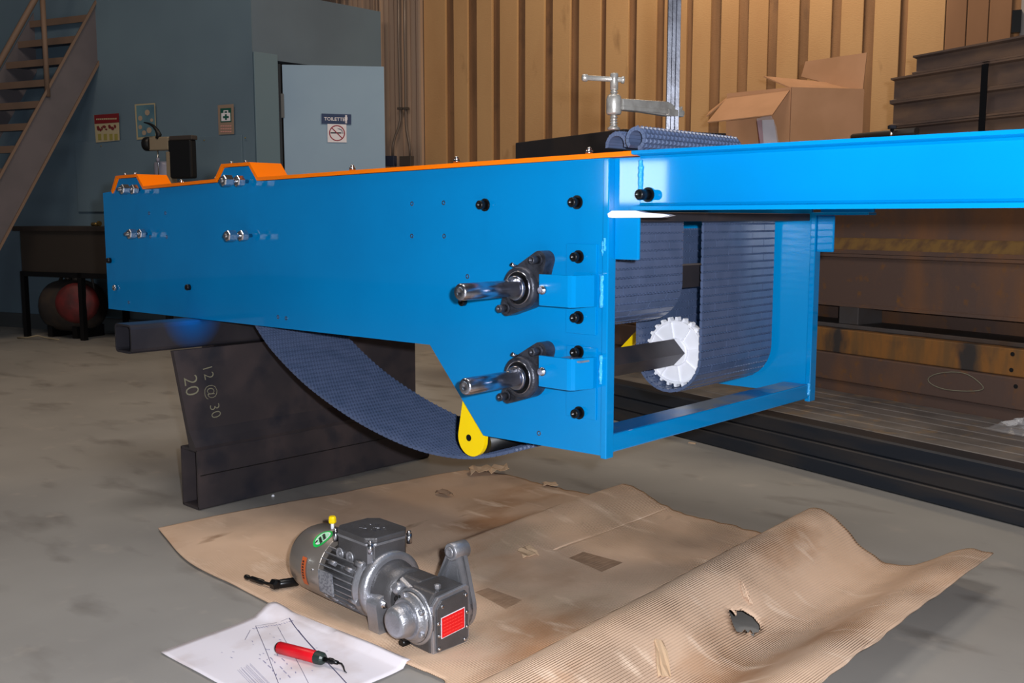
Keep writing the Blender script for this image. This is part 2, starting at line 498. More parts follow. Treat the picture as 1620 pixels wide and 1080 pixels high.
# toilet sign
a, b, c = dpt(508.6, 179.5, .003), dpt(555.6, 181, .003), dpt(508.6, 195.5, .003)
sg = tag(MB().obox(c, b - a, dn * 0.003, a - c).build('toilet_sign', NAVY), 'navy blue plate reading TOILETTES with a white man figure, on the grey door', 'sign')
text_mesh('lettering', 'TOILETTES', SIGNW, sg, c + (b - a) * 0.09 + (a - c) * 0.33 + dn * 0.0032, b - a, a - c, 0.034, 0.0004, 0.0004)
mc = c + (b - a) * 0.83 + dn * 0.0032; up = (a - c)
fig = MB()
fig.prism([mc + (b - a) * x + up * y for x, y in ((-.045, .42), (-.045, .72), (.045, .72), (.045, .42), (.03, .42), (.03, .1), (.005, .1), (.005, .38), (-.005, .38), (-.005, .1), (-.03, .1), (-.03, .42))], dn * 0.0005)
fig.prism(circle(mc + up * 0.82, (b - a).normalized(), up.normalized(), 0.0075, 12), dn * 0.0005)
fig.build('man_figure', SIGNW, sg)
a, b, c = dpt(518, 195.5, .003), dpt(548, 196, .003), dpt(518.5, 225, .003)
ns = tag(MB().obox(c, b - a, dn * 0.002, a - c).build('no_smoking_sign', SIGNW), 'square white no smoking sticker under the blue toilet sign', 'sign')
mc = c + (b - a) * 0.5 + (a - c) * 0.5 + dn * 0.0022
ux, uz = (b - a).normalized(), V((0, 0, 1)); hw = (b - a).length / 2
MB().ring(circle(mc, ux, uz, hw * 0.84, 32), circle(mc, ux, uz, hw * 0.73, 32), dn * 0.0006).build('red_ring', SIGNR, ns)
cg = MB()
cg.obox(mc - ux * hw * 0.68 - uz * hw * 0.05, ux * hw * 1.12, dn * 0.0006, uz * hw * 0.14)
for q in (0.50, 0.60):
    cg.obox(mc + ux * hw * q - uz * hw * 0.05, ux * hw * 0.05, dn * 0.0006, uz * hw * 0.14)
for dx in (0.0, 0.14):
    cg.tube([mc + dn * 0.0008 + ux * hw * x + uz * hw * y for x, y in ((0.08 + dx, .52), (.2 + dx, .42), (.34 + dx, .40), (.48 + dx * .5, .28), (.54 + dx * .5, .14))], 0.0012, 5)
cg.build('cigarette', SIGNK, ns)
sl = MB(); dvec = (ux * -1 + uz).normalized(); pv = (ux + uz).normalized()
sl.obox(mc + dn * 0.0008 - dvec * hw * 0.78 - pv * hw * 0.05, dvec * hw * 1.56, dn * 0.0004, pv * hw * 0.10)
sl.build('red_bar', SIGNR, ns)

# ---------------------------------------------------------------- conduits
for pts, box, lab in ((((630, -90), (630.5, 60), (632.5, 130), (633, 170), (633.2, 190), (630.5, 202), (625, 216), (621.5, 230), (621, 250)), (615, 247, 628, 263), 'left of the two grey conduits bending into a dark blue box'),
                      (((639.6, -90), (640.2, 60), (641.6, 130), (641.8, 170), (642.2, 194), (643.2, 206), (645.5, 218), (648.2, 232), (648.6, 250)), (637, 247.5, 655, 263), 'right of the two grey conduits bending into a brownish box')):
    e = empty('conduit', w3(pts[-1][0], 300, .03), lab + ' on the beige wall', 'pipe')
    MB().tube([w3(x, y, .035) for x, y in pts], 0.0095, 8).build('pipe', CONDUIT, e)
    x0_, y0_, x1_, y1_ = box
    p, q = w3(x0_, y1_, .015), w3(x1_, y1_, .015); r = w3(x0_, y0_, .015)
    MB().obox(p, W3d * (q - p).length, w3n * 0.05, r - p).build('junction_box', GALV if x0_ > 630 else mat('dark_blue_box', (44, 50, 70), 0.5), e, bevel=0.003)
    cx = pts[3][0]
    p = w3(cx - 1.5, 174, .02)
    MB().obox(p, W3d * 0.045, w3n * 0.03, V((0, 0, 0.018))).build('pipe_clip', GALV, e)

# ---------------------------------------------------------------- wall panel, posters and first aid sign on the left wall
p, q, r = w1p(130, 420, .002), w1p(390, 420, .002), w1p(390, 213, .002)
wp = tag(MB().obox(V((p.x, p.y, 0.95)), q - p - V((0, 0, (q - p).z)), w1n * 0.012, V((0, 0, r.z - 0.95))).build('wall_panel', PAINTW, bevel=0.002), 'flat blue-grey board screwed to the left wall above the bench', 'panel')
for px, py in ((388, 218), (323, 222), (160, 231)):
    c = w1p(px, py, .014); MB().lathe([(0, .006), (.004, .004)], c, w1n, 8).build('screw', BRASS, wp)

def flat_on_w1(name, m, quad, lab, cat, t=0.004, off=0.016):
    pts = [w1p(x, y, off) for x, y in quad]
    return tag(MB().prism(pts, w1n * t).build(name, m), lab, cat)
def strip_on_w1(mb, quad, off, t=0.0015):
    mb.prism([w1p(x, y, off) for x, y in quad], w1n * t)
ps = flat_on_w1('poster', POSTC, [(149, 182), (188, 179), (189.5, 222), (152.5, 225.5)], 'small red and cream poster with dark figures beside the stair', 'poster')
m_ = MB(); strip_on_w1(m_, [(149, 182), (188, 179), (188.4, 193.5), (149.8, 196)], .021); m_.build('red_band', POSTR, ps)
m_ = MB()
for k in range(11):
    x = 152.5 + k * 3.0
    strip_on_w1(m_, [(x, 187.6 - k * .1), (x + 2, 187.4 - k * .1), (x + 2, 189.8 - k * .1), (x, 190 - k * .1)], .023)
m_.build('lettering', POSTC, ps)
m_ = MB()
for x, y, w, h in ((153, 199, 5, 8), (157, 203, 4, 5), (160, 200, 3, 6), (162, 198, 6, 5), (171, 197, 5, 7), (175, 200, 6, 6), (180, 197, 4, 6), (166, 203, 4, 3)):
    strip_on_w1(m_, [(x, y + 1), (x + w * .6, y), (x + w, y + h * .5), (x + w * .7, y + h), (x + w * .2, y + h * .8)], .021)
m_.build('figures', POSTF, ps)
for x in (155, 164, 173, 181):
    m_ = MB(); strip_on_w1(m_, [(x, 212), (x + 5, 211.5), (x + 5.4, 221), (x + .6, 221.6)], .021)
    m_.build('olive_patch', POSTY, ps)
ps = flat_on_w1('poster', POSTC, [(213.5, 165), (245.5, 163), (247.5, 219), (217, 221)], 'cream-edged sea blue map poster behind the press handle', 'poster')
m_ = MB(); strip_on_w1(m_, [(215.6, 167), (243.8, 165.2), (245.8, 215), (218.6, 217)], .021); m_.build('blue_field', POSTB, ps)
for x, y, s_ in ((222, 187, 3.5), (233, 178, 4), (222, 201, 3), (236, 206, 4), (228, 210, 3.4), (240, 190, 2.4)):
    m_ = MB(); m_.prism([w1p(x + s_ * cos(t * pi / 4), y + s_ * 1.2 * sin(t * pi / 4), .023) for t in range(8)], w1n * .001)
    m_.build('map_patch', POSTP, ps)
ps = flat_on_w1('first_aid_sign', SIGNT, [(345, 166.5), (369.5, 164.5), (370.5, 212), (346.5, 213)], 'tan first aid sign with green square and white kit above the bench', 'sign')
m_ = MB(); strip_on_w1(m_, [(348.6, 171.5), (365.6, 170.5), (366.2, 192.6), (349, 193.6)], .021); m_.build('green_square', SIGNG, ps)
m_ = MB(); strip_on_w1(m_, [(350.2, 179), (364.2, 178.4), (364.6, 191), (350.4, 191.6)], .0225)
strip_on_w1(m_, [(353.8, 174.6), (361.0, 174.2), (361.0, 175.6), (355.2, 176), (355.2, 178.8), (353.8, 178.9)], .0225)
strip_on_w1(m_, [(359.6, 175.6), (361.0, 175.5), (361.0, 178.6), (359.6, 178.7)], .0225)
m_.build('white_kit', SIGNW, ps)
m_ = MB(); strip_on_w1(m_, [(356, 180.6), (358.8, 180.5), (359, 189.6), (356.2, 189.8)], .024)
strip_on_w1(m_, [(352.8, 183.8), (362, 183.4), (362, 186.6), (353, 187)], .0242)
m_.build('green_cross', SIGNG, ps)
m_ = MB()
for y in (198.2, 202.6, 207):
    for k in range(5):
        x = 349 + k * 3.6
        strip_on_w1(m_, [(x, y), (x + 2.8, y - .2), (x + 2.8, y + 2.2), (x, y + 2.4)], .021)
m_.build('pink_lettering', SIGNP, ps)

# ---------------------------------------------------------------- steel stair at the far left
st = empty('steel_stair', (-8.6, 2.6, 0), 'brown steel open stair with pale handrail climbing at the far left', 'stair')
vs_ = V((0, 1, 0)); wl = -w1
def stairp(px, py, P0): return on_plane(px, py, P0, (1, 0, 0))
P0 = ground(0, 7.35)
n_x = V((1, 0, 0))
a = stairp(0, 283, P0); b = stairp(153, 6, P0)
sd = (b - a).normalized()
sl_ = (b - a).z / ((b - a).y)
# outline of the right stringer in its plane
up0, up1 = stairp(-60, 283 + 60 * 1.815, P0), stairp(153, 3, P0)
lo1 = stairp(197, 26, P0); lo0 = stairp(-60, 283 + 60 * 1.815 + 115, P0)
tp = stairp(195, -70, P0); tp2 = V((tp.x, up1.y + .06, tp.z))
foot_y = lo0.y - lo0.z / sl_ if True else 0
lowA = V((P0.x, up0.y - (up0.z) / sl_, 0.0)); lowB = V((P0.x, lo0.y - lo0.z / sl_, 0.0))
poly = [lowA, V((up1.x, up1.y, up1.z)), V((up1.x, up1.y + (tp.z - up1.z) / sl_, tp.z)), tp, lo1, lowB]
MB().prism(poly, n_x * -0.012).build('stringer', STAIR, st)
edge = MB()
for (p, q) in ((lowB, lo1), (lowA, up1)):
    d_ = (q - p).normalized(); nn_ = d_.cross(n_x).normalized()
    if nn_.z > 0: nn_ = -nn_
    edge.obox(p + n_x * 0.001, q - p, n_x * 0.014, nn_ * -0.018)
edge.build('stringer_flange', STAIRE, st)
SW = 0.66
MB().prism([p + wl * SW for p in poly], n_x * -0.012).build('stringer', STAIR, st)
# treads
zt = 0.2; 
tread0 = None
k = 0
mid = lambda z: lowA.y + z / sl_ + 0.02
z = 0.21
while z < 2.95:
    y = mid(z)
    o = V((P0.x - 0.012, y, z))
    mb_ = MB(); mb_.obox(o, wl * (SW - 0.014), V((0, 0.15, 0)), V((0, 0, 0.03)))
    t_ = mb_.build('tread', STAIRT, st)
    MB().obox(o + V((0, -0.006, -0.012)), wl * (SW - 0.014), V((0, 0.008, 0)), V((0, 0, 0.05))).build('tread_nosing', STAIRE, st)
    z += 0.168
# handrail and post
h0, h1 = stairp(-60, 205, P0 + n_x * 0.0), stairp(66, -20, P0)
MB().tube([h0, h1, h1 + (h1 - h0) * 0.25], 0.022, 10).build('handrail', STAIRE, st)
pa, pb = stairp(75, 142, P0), stairp(66, -10, P0)
MB().cyl(V((P0.x, pa.y, pa.z - .05)), V((P0.x, pa.y, pb.z)), 0.019, 10).build('handrail_post', STAIRE, st)
MB().cyl(V((P0.x, pa.y - .75, pa.z - .75 * sl_)), V((P0.x, pa.y - .75, pa.z - .75 * sl_ + .8)), 0.019, 10).build('handrail_post', STAIRE, st)

# ---------------------------------------------------------------- bench, press and compressor against the left wall
bt = empty('work_bench', w1p(20, 520, .4), 'dark steel work bench standing against the blue left wall', 'bench')
T0 = ground(18, 7.72); T0.z = 0
tl = 2.35; td = 0.45
def bx(mb, a0, a1, d0, d1, z0, z1):
    return mb.obox(T0 + w1 * a0 + w1n * (-d1) + V((0, 0, z0)), w1 * (a1 - a0), w1n * (d1 - d0), V((0, 0, z1 - z0)))
bx(MB(), 0, tl, 0, td, 0.805, 0.84).build('bench_top', DARKMET, bt, bevel=0.003)
bx(MB(), 0.06, tl - .06, 0.02, 0.04, 0.50, 0.805).build('apron_board', mat('bench_board', (52, 44, 38), .7), bt)
bx(MB(), 0.07, tl - .07, 0.0, 0.03, 0.465, 0.50).build('front_rail', BLACK, bt)
for a0 in (0.06, 0.66, 1.5, tl - .1):
    for d0 in (0.0, td - .04):
        bx(MB(), a0, a0 + .038, d0, d0 + .038, 0, 0.50 if d0 == 0 else .805).build('leg', BLACK, bt)
def bpt(px, py, back=0.2): return on_plane(px, py, T0 - w1n * back, w1n)
# fittings left on the bench
f_ = bpt(146, 352, .15)
cp = empty('pipe_fitting', V((f_.x, f_.y, .84)), 'small brass pipe fitting lying on the dark bench left of the blue plate', 'fitting')
MB().cyl((f_.x, f_.y, .855), V((f_.x, f_.y, .855)) + w1 * .06, .014, 10).build('barrel', BRASS, cp)
MB().lathe([(0, .02), (.018, .02)], V((f_.x, f_.y, .86)) + w1 * .06, w1, 6, False).build('hex_nut', BRASS, cp)
# tank compressor
c0 = bpt(122, 505, .20); c0.z = 0
ac = empty('air_compressor', c0, 'dirty grey and red tank compressor on the floor under the bench', 'compressor')
cz = 0.235; ax_ = w1
MB().lathe([(-.02, .03), (0, .13), (.05, .185), (.12, .2), (.30, .2), (.37, .185), (.41, .12), (.42, .03)], c0 - ax_ * .24 + V((0, 0, cz)), ax_, 24).build('tank', TANK, ac)
MB().lathe([(0, .04), (.01, .125), (.06, .15), (.13, .15), (.16, .12), (.17, .04)], c0 + ax_ * .13 + V((0, 0, cz + .04)) + w1n * .08, (w1n + ax_ * .8).normalized(), 24).build('red_motor_cover', REDTANK, ac)
MB().cyl(c0 + ax_ * .02 + V((0, 0, cz + .17)), c0 + ax_ * .02 + V((0, 0, cz + .26)), .035, 12).build('pump_head', TANK, ac)
MB().tube([c0 + ax_ * .04 + V((0, 0, cz + .25)), c0 + ax_ * .10 + V((0, 0, cz + .27)), c0 + ax_ * .18 + V((0, 0, cz + .22)), c0 + ax_ * .2 + V((0, 0, cz + .1))], .008, 8).build('pressure_pipe', TANK, ac)
MB().tube([c0 - ax_ * .16 + V((0, 0, cz + .18)), c0 - ax_ * .13 + V((0, 0, cz + .24)), c0 - ax_ * .06 + V((0, 0, cz + .2))], .014, 8).build('valve', TANK, ac)
for s_ in (-.17, .09):
    MB().obox(c0 + ax_ * s_ - w1n * .13, ax_ * .05, w1n * .26, V((0, 0, .09))).build('foot', BLACK, ac)
# rope scrap and board on the floor by the bench
f0 = bpt(38, 524, -.1); f0.z = 0
tag(MB().tube([f0 + V(p) for p in ((-.05, -.03, .006), (.05, 0, .012), (.12, .05, .03), (.10, .10, .012), (.2, .12, .006), (.3, .13, .006))], .006, 6).build('cord_scrap', mat('pale_cord', (150, 136, 110), .8)), 'pale twisted cord scrap on the floor beside the bench leg', 'cord')

# bench press with black lever
P_ = bpt(277, 345, .22); P_.z = .84
pr_ = empty('bench_press', P_, 'beige lever press with black motor housing behind the orange hood', 'press')
def pp(px, py, off=0.0): return on_plane(px, py, P_ + w1n * off, w1n)
def pbox(x0, x1, y0, y1, o0, o1):
    a, b, c = pp(x0, y1, o0), pp(x1, y1, o0), pp(x0, y0, o0)
    b.z = a.z; c = V((a.x, a.y, c.z))
    return MB().obox(a, b - a, w1n * (o1 - o0), c - a)
m_ = pbox(253, 286, 332, 360, -.1, .1); a_ = pp(260, 340); 
MB().obox(P_ - w1 * .12 - w1n * .018, w1 * .26, w1n * .12, V((0, 0, .03))).build('base', BEIGEM, pr_, bevel=.004)
a_, b_ = pp(267, 240, 0), pp(273, 240, 0)
MB().obox(V((a_.x, a_.y, .87)) - w1n * .03, w1 * .040, w1n * .06, V((0, 0, a_.z - .87))).build('column', BEIGEM, pr_, bevel=.004)
pbox(245, 276, 218, 239, -.03, .03).build('head', BEIGEM, pr_, bevel=.008)
c_ = (pp(230, 228) + pp(245, 228)) / 2
MB().lathe([(0, .04), (.01, .05), (.07, .05)], pp(230, 228, .0), w1, 20).build('end_cap', BLACKP, pr_)
pbox(277, 313, 222, 283, -.03, .03).build('motor_housing', BLACKP, pr_, bevel=.012)
m_ = pbox(277, 313, 216, 223, -.03, .03).build('housing_top', mat('dark_grey_top', (70, 62, 58), .5), pr_, bevel=.006)
lv = [pp(x, y, .02) for x, y in ((228, 193.5), (236, 195.5), (243, 199.5), (248.5, 206), (251.5, 213), (249.5, 219))]
MB().tube(lv, [.004, .008, .011, .015, .02, .018], 10).build('lever', BLACKP, pr_)
a_, b_ = pp(249.5, 238, .02), pp(250.5, 278, .02)
MB().cyl(V((a_.x, a_.y, a_.z)), V((a_.x, a_.y, b_.z)), .0045, 8).build('quill_rod', CHROME, pr_)
MB().cyl(V((a_.x, a_.y, pp(249.5, 256, .02).z)), V((a_.x, a_.y, pp(249.5, 250, .02).z)), .012, 10).build('collar', GREYP, pr_)
b_ = pp(250, 300, -.02)
gb = empty('grey_container', V((a_.x, a_.y, .84)) , 'pale grey plastic container under the press head', 'container')
zt_ = pp(250, 256, .02).z
MB().lathe([(0, .07), (.02, .078), (zt_ - .86, .078), (zt_ - .842, .074)], V((a_.x, a_.y, .842)) - w1n * .10 - w1 * .03, (0, 0, 1), 24).build('body', GREYP, gb)
MB().lathe([(0, .05), (.006, .05)], V((a_.x, a_.y, zt_)) - w1n * .10 - w1 * .03, (0, 0, 1), 20).build('cap', GREYP, gb)

# ---------------------------------------------------------------- steel stock on the right
hs = radians(76)
sS = V((-sin(hs), cos(hs), 0)); nS = V((-sS.y, sS.x, 0)); bS = V((-1.862, 3.37, 0))   # nS points to the camera side
def SP(s, n, z): return bS + sS * s + nS * n + V((0, 0, z))
def stockbox(mb, s0, s1, n0, n1, z0, z1):
    return mb.obox(SP(s0, n0, z0), sS * (s1 - s0), nS * (n1 - n0), V((0, 0, z1 - z0)))
# flat pack of rectangular tubes: three layers, seven rows
rows, tw, th = 7, 0.094, 0.056
ordw = ['front', 'second', 'third', 'fourth', 'fifth', 'sixth', 'seventh']
layw = ['bottom', 'middle', 'top']
for r in range(rows):
    for l in range(3):
        if l < 2 and r > 0 and r < rows - 1: 
            pass
        n1 = -r * (tw + 0.001); n0 = n1 - tw
        s1 = 1.30 + random.uniform(-.08, .08); s0 = -1.75 + random.uniform(-.05, .05)
        z0 = 0.001 + l * (th + 0.0006)
        t = MB()
        c = 0.006
        prof = [(n0 + c, z0), (n1 - c, z0), (n1, z0 + c), (n1, z0 + th - c), (n1 - c, z0 + th), (n0 + c, z0 + th), (n0, z0 + th - c), (n0, z0 + c)]
        w_ = 0.004
        inn = [(n0 + w_ + c, z0 + w_), (n1 - w_ - c, z0 + w_), (n1 - w_, z0 + w_ + c), (n1 - w_, z0 + th - w_ - c), (n1 - w_ - c, z0 + th - w_), (n0 + w_ + c, z0 + th - w_), (n0 + w_, z0 + th - w_ - c), (n0 + w_, z0 + w_ + c)]
        t.ring([SP(s0, n, z) for n, z in prof], [SP(s0, n, z) for n, z in inn], sS * (s1 - s0))
        o = t.build('steel_tube', TUBE if r == 0 or l < 2 else TUBETOP)
        if l == 2:
            lab = f'rectangular steel tube on top of the floor pack, {ordw[r]} row counted from the camera side' if r else 'top dark rectangular tube of the pack\'s front face on the floor'
        elif r == 0:
            lab = f'{layw[l]} dark rectangular tube of the pack\'s front face on the floor'
        else:
            lab = f'steel tube hidden inside the floor pack, {layw[l]} layer, {ordw[r]} row from the front'
        tag(o, lab, 'steel tube', 'rectangular steel tubes in the pack on the floor')

RF = -0.665
BUNDLE = 'rusty steel beams stacked behind the blue frame'
def beam_box(name, s0, s1, n0, n1, z0, z1, m, lab, bev=0.004):
    return tag(stockbox(MB(), s0, s1, n0, n1, z0, z1).build(name, m, bevel=bev), lab, 'steel beam', BUNDLE)
# I beam profile helper (flange faces front), profile extruded along sS
def ibeam(s0, s1, nf, depth, z0, z1, ft, wt, m, lab, lip=0.0, name='steel_beam'):
    nb = nf - depth; w0 = nf - lip
    P = [(nf, z0), (nf, z0 + ft), (w0, z0 + ft + lip * .35), (w0, z1 - ft - lip * .35), (nf, z1 - ft), (nf, z1),
         (nb, z1), (nb, z1 - ft), (nb + .02, z1 - ft - .01), (nb + .02, z0 + ft + .01), (nb, z0 + ft), (nb, z0)]
    t = MB().prism([SP(s0, n, z) for n, z in P], sS * (s1 - s0))
    return tag(t.build(name, m), lab, 'steel beam', BUNDLE)
beam_box('steel_beam', -1.9, 2.5, RF - .24, RF + .0, 0.001, 0.214, RUST, 'lowest rusty beam of the stack, half hidden by the tube pack')
f3 = beam_box('steel_beam', -1.85, 2.55, RF - .25, RF + .01, 0.2155, 0.330, RUST, 'reddish rusty beam marked with a chalk oval')
f2 = beam_box('steel_beam', -1.9, 2.5, RF - .25, RF - .012, 0.331, 0.432, RUST2, 'orange rusty beam with three bolt holes at its right end')
gt = beam_box('steel_bar', -1.9, 2.5, RF - .25, RF - .055, 0.4325, 0.451, RUSTG, 'flat grey scale bar lying on the orange rusty beam')
# chalk oval on the reddish beam
ov = []
for k in range(29):
    a_ = 2 * pi * k / 28
    x = 1512 + 43 * cos(a_) + 3 * sin(3 * a_); y = 605 + 14.5 * sin(a_) + 2.0 * cos(2 * a_) + 4 * cos(a_)
    ov.append(on_plane(x, y, SP(0, RF + .0115, 0), nS))
MB().tube(ov, 0.0016, 5).build('chalk_mark', CHALK, f3)
for x, y in ((1602, 560), (1600, 585)):
    c = on_plane(x, y, SP(0, RF - .0115, 0), nS)
    MB().lathe([(0, .008), (.0015, .008)], c, nS, 12).build('bolt_hole', BLACKP, f2)
c = on_plane(1607, 611, SP(0, RF + .0105, 0), nS); MB().lathe([(0, .008), (.0015, .008)], c, nS, 12).build('bolt_hole', BLACKP, f3)
# dunnage blocks carry the big beam above the gap
for i, (s_, l_) in enumerate(((.14, 'rusty spacer block under the big beam right beside the blue post'), (-1.4, 'rusty spacer block under the big beam outside the picture on the right'), (1.5, 'rusty spacer block under the far end of the big beam'))):
    tag(stockbox(MB(), s_, s_ + .10, RF - .22, RF - .06, .4515, .531).build('spacer_block', RUSTG, bevel=.003), l_, 'spacer block', 'spacer blocks under the big beam')
ibeam(-1.9, 2.6, RF + .0, .26, .532, .752, .012, .01, RUST, 'big flat-faced rusty beam above the dark gap in the stack', lip=.010)
ibeam(-2.0, 2.6, RF - .004, .28, .7535, 1.17, .016, .012, RUST, 'topmost rusty beam of the stack, right under the blue rail', lip=.05)
# olive rusty fillet strip of the topmost beam
tb = bpy.data.objects['steel_beam.004'] if 'steel_beam.004' in bpy.data.objects else None
lips = MB().prism([SP(-2.0, n, z) for n, z in ((RF - .006, .77), (RF - .053, .79), (RF - .053, .818), (RF - .045, .812))], sS * 4.6)
lips.build('rusty_fillet', mat('olive_rust', (112, 82, 36), .7, 0, c2=(84, 58, 34), scale=9, stretch=(3, 3, .3)), tb)
# a second rank of beams behind carries the box and the slab
for z0, z1, l_ in ((.001, .38, 'lowest'), (.381, .76, 'middle'), (.761, 1.17, 'top')):
    beam_box('steel_beam', -1.8, 2.6, RF - .86, RF - .30, z0, z1, RUST, f'{l_} beam of the back rank behind the rusty stack')

# upper bundle of brown channels, strapped
hu = YAW + radians(24.5)
sU = V((-sin(hu), cos(hu), 0)); nU = V((-sU.y, sU.x, 0)); bU = V((-1.718, 4.137, 0)) 
def UP(s, n, z): return bU + sU * s + nU * n + V((0, 0, z))
def channel(s0, s1, nf, z0, z1, lab, lip=.022, depth=.26):
    P = [(nf, z0), (nf, z0 + .007), (nf - lip, z0 + .012), (nf - lip, z1 - .012), (nf, z1 - .007), (nf, z1), (nf - depth, z1), (nf - depth, z0)]
    return tag(MB().prism([UP(s0, n, z) for n, z in P], sU * (s1 - s0)).build('steel_channel', RUSTU), lab, 'steel channel', 'brown channels stacked at the top right')
channel(-2.2, .03, .0, 1.172, 1.271, 'lowest brown channel of the upper right bundle, just above the blue rail')
channel(-2.2, .025, .004, 1.272, 1.370, 'middle brown channel of the strapped upper right bundle')
channel(-2.2, .03, .0, 1.371, 1.467, 'third brown channel up, directly under the shorter top one')
channel(-2.2, -.083, .0, 1.468, 1.540, 'shorter topmost brown channel of the upper right bundle')
st_ = MB(); st_.obox(UP(-.452, .006, 1.19), sU * .028, nU * .003, V((0, 0, .27)))
st_.obox(UP(-.452, -.26, 1.4675), sU * .028, nU * .269, V((0, 0, .001)))
tag(st_.build('steel_strap', BLACK), 'black flat strap around the brown channels at the right', 'strap')
# small upright rod and dark pipe just above the rail
r0 = ground(1412, 2.35)
e0 = on_plane(1350, 217, UP(0, .09, 0), nU); e1 = on_plane(1450, 214, UP(0, .09, 0), nU)

for t_, l_ in ((.42, 'hidden steel spacer under the near end of the dark rod'), (.9, 'hidden steel spacer under the far end of the dark rod')):
    q_ = e0.lerp(e1, t_)
    tag(MB().box(q_.x - .02, q_.x + .02, q_.y - .02, q_.y + .02, 1.1705, e0.z - .0148).build('rod_spacer', RUSTG), l_, 'spacer block')
tag(MB().cyl(V((e0.x, e0.y, e0.z)), V((e1.x, e1.y, e0.z)), .0145, 10).build('steel_rod', DARKMET), 'dark thin steel rod lying in front of the brown channels', 'rod')
c = on_plane(1411, 210, UP(0, .125, 0), nU)
bl = empty('hex_bolt', V((c.x, c.y, 1.171)), 'small bright bolt standing upright in front of the dark rod', 'bolt')
MB().cyl(V((c.x, c.y, 1.171)), V((c.x, c.y, c.z + .015)), .0075, 10).build('shank', CHROME, bl)
MB().lathe([(0, .018), (.012, .018)], V((c.x, c.y, c.z + .0155)), (0, 0, 1), 6, False).build('head', CASTDARK, bl)

# crumpled clear film on the tube pack
random.seed(21)
cf = SP(-.62, -.52, .172)
bm_ = MB()
nx, ny = 18, 12
vs1 = []
for i in range(nx):
    for j in range(ny):
        u, v_ = i / (nx - 1), j / (ny - 1)
        env = sin(pi * u) ** .7 * sin(pi * v_) ** .7
        vs1.append(cf - sS * (u * .42) + nS * (v_ * .17 - .08) + V((0, 0, .003 + env * random.uniform(0.01, .065))))
bm_.add(vs1, [(i * ny + j, (i + 1) * ny + j, (i + 1) * ny + j + 1, i * ny + j + 1) for i in range(nx - 1) for j in range(ny - 1)])
tag(bm_.build('plastic_film', CLEAR), 'crumpled clear plastic film on the tube pack at the right edge', 'plastic film')

# ---------------------------------------------------------------- open cardboard box on the rusty stack
db = 4.45
gb0 = ground(1252, db); ff = V((-sin(YAW), cos(YAW), 0))
def bp(px, py, d=0.0): return on_plane(px, py, gb0 + ff * d, ff)
bxr = empty('cardboard_box', V((gb0.x, gb0.y, 1.171)), 'open brown cardboard box with raised flaps on the steel stack', 'cardboard box')
A = bp(1252, 138); B_ = bp(1366, 147, .02); Lc = bp(1150, 172, .14)
zt_ = A.z; zb = 1.172
A = V((A.x, A.y, 0)); B2 = V((B_.x, B_.y, 0)); L2 = V((Lc.x, Lc.y, 0)); D2 = B2 + (L2 - A)
up = lambda p, z: V((p.x, p.y, z))
def wallq(p, q, z0, z1a, z1b, name, t=0.006, mt=None, lab=None):
    nrm = (q - p).cross(V((0, 0, 1))).normalized()
    pl = [up(p, z0), up(q, z0), up(q, z1b), up(p, z1a)]
    o = MB().prism(pl, nrm * t).build(name, mt or CARDBOX, bxr)
    if lab: o['label'] = lab
    return o
zB = zt_ - .005; zL = on_plane(1150, 172, Lc, ff).z
wallq(A, B2, zb, zt_, zB, 'side_panel'); wallq(L2, A, zb, zt_ - .01, zt_, 'side_panel')
wallq(B2, D2, zb, zB, zB, 'side_panel'); wallq(D2, L2, zb, zB, zt_ - .01, 'side_panel')
MB().prism([up(A, zb), up(B2, zb), up(D2, zb), up(L2, zb)], V((0, 0, .004))).build('bottom_panel', CARDBOX, bxr)
MB().obox(up(A, zb) + ff * -.004, V((0, 0, zt_ - zb)), (B2 - A).normalized() * .006, ff * .006).build('corner_edge', CARDIN, bxr)
def flap(pts, t=.005):
    n_ = (V(pts[1]) - V(pts[0])).cross(V(pts[2]) - V(pts[0])).normalized()
    return MB().prism(pts, n_ * t).build('flap', CARDBOX, bxr)
flap([bp(1250, 140), bp(1368, 147, .02), bp(1330, 134, .16), bp(1208, 122, .12)])
flap([bp(1250, 141), bp(1222, 181, -.16), bp(1119, 193, .0), bp(1152, 152, .14)])
flap([bp(1365, 147, .03), bp(1372, 84, .10), bp(1275, 98, .26), bp(1268, 122, .24)])
flap([bp(1151, 155, .16), bp(1117, 184, .16), bp(1122, 176, .2), bp(1155, 150, .2)])
# torn document pouch on the box side
pch = empty('document_pouch', up(L2 * .3 + A * .7, 1.2), 'clear pouch with a white and dark red slip stuck on the box', 'pouch')
q0 = -.10
MB().prism([bp(1197, 188, q0), bp(1219, 180, q0), bp(1228, 200, q0), bp(1233, 234, q0), bp(1204, 236, q0)], ff * .003).build('film', CLEAR, pch)
MB().prism([bp(1206, 190, q0 + .01), bp(1224, 189, q0 + .01), bp(1231, 234, q0 + .01), bp(1208, 236, q0 + .01)], ff * .003).build('slip', DOCW, pch)
MB().prism([bp(1197.5, 191, q0 + .005), bp(1205, 189, q0 + .005), bp(1209, 236, q0 + .005), bp(1203, 236, q0 + .005)], ff * .003).build('red_margin', MAROON, pch)

# ---------------------------------------------------------------- dark slab behind the rolls
K = ground(985, 4.98); K.z = 0
kl = on_plane(815, 241, K, ff)
La = ground(815, 5.9); Ra = ground(1158, 5.25)
zk = on_plane(985, 203.5, K, ff).z
d1 = (V((La.x, La.y, 0)) - K); d2 = (V((Ra.x, Ra.y, 0)) - K)
slab = tag(MB().prism([up(K, 1.172), up(K + d1, 1.172), up(K + d1 + d2, 1.172), up(K + d2, 1.172)], V((0, 0, zk - 1.172))).build('steel_slab', ENAMEL, bevel=.006), 'long dark steel block lying on the stack behind the clamp', 'steel block')
kb = on_plane(1143, 209, Ra, ff)

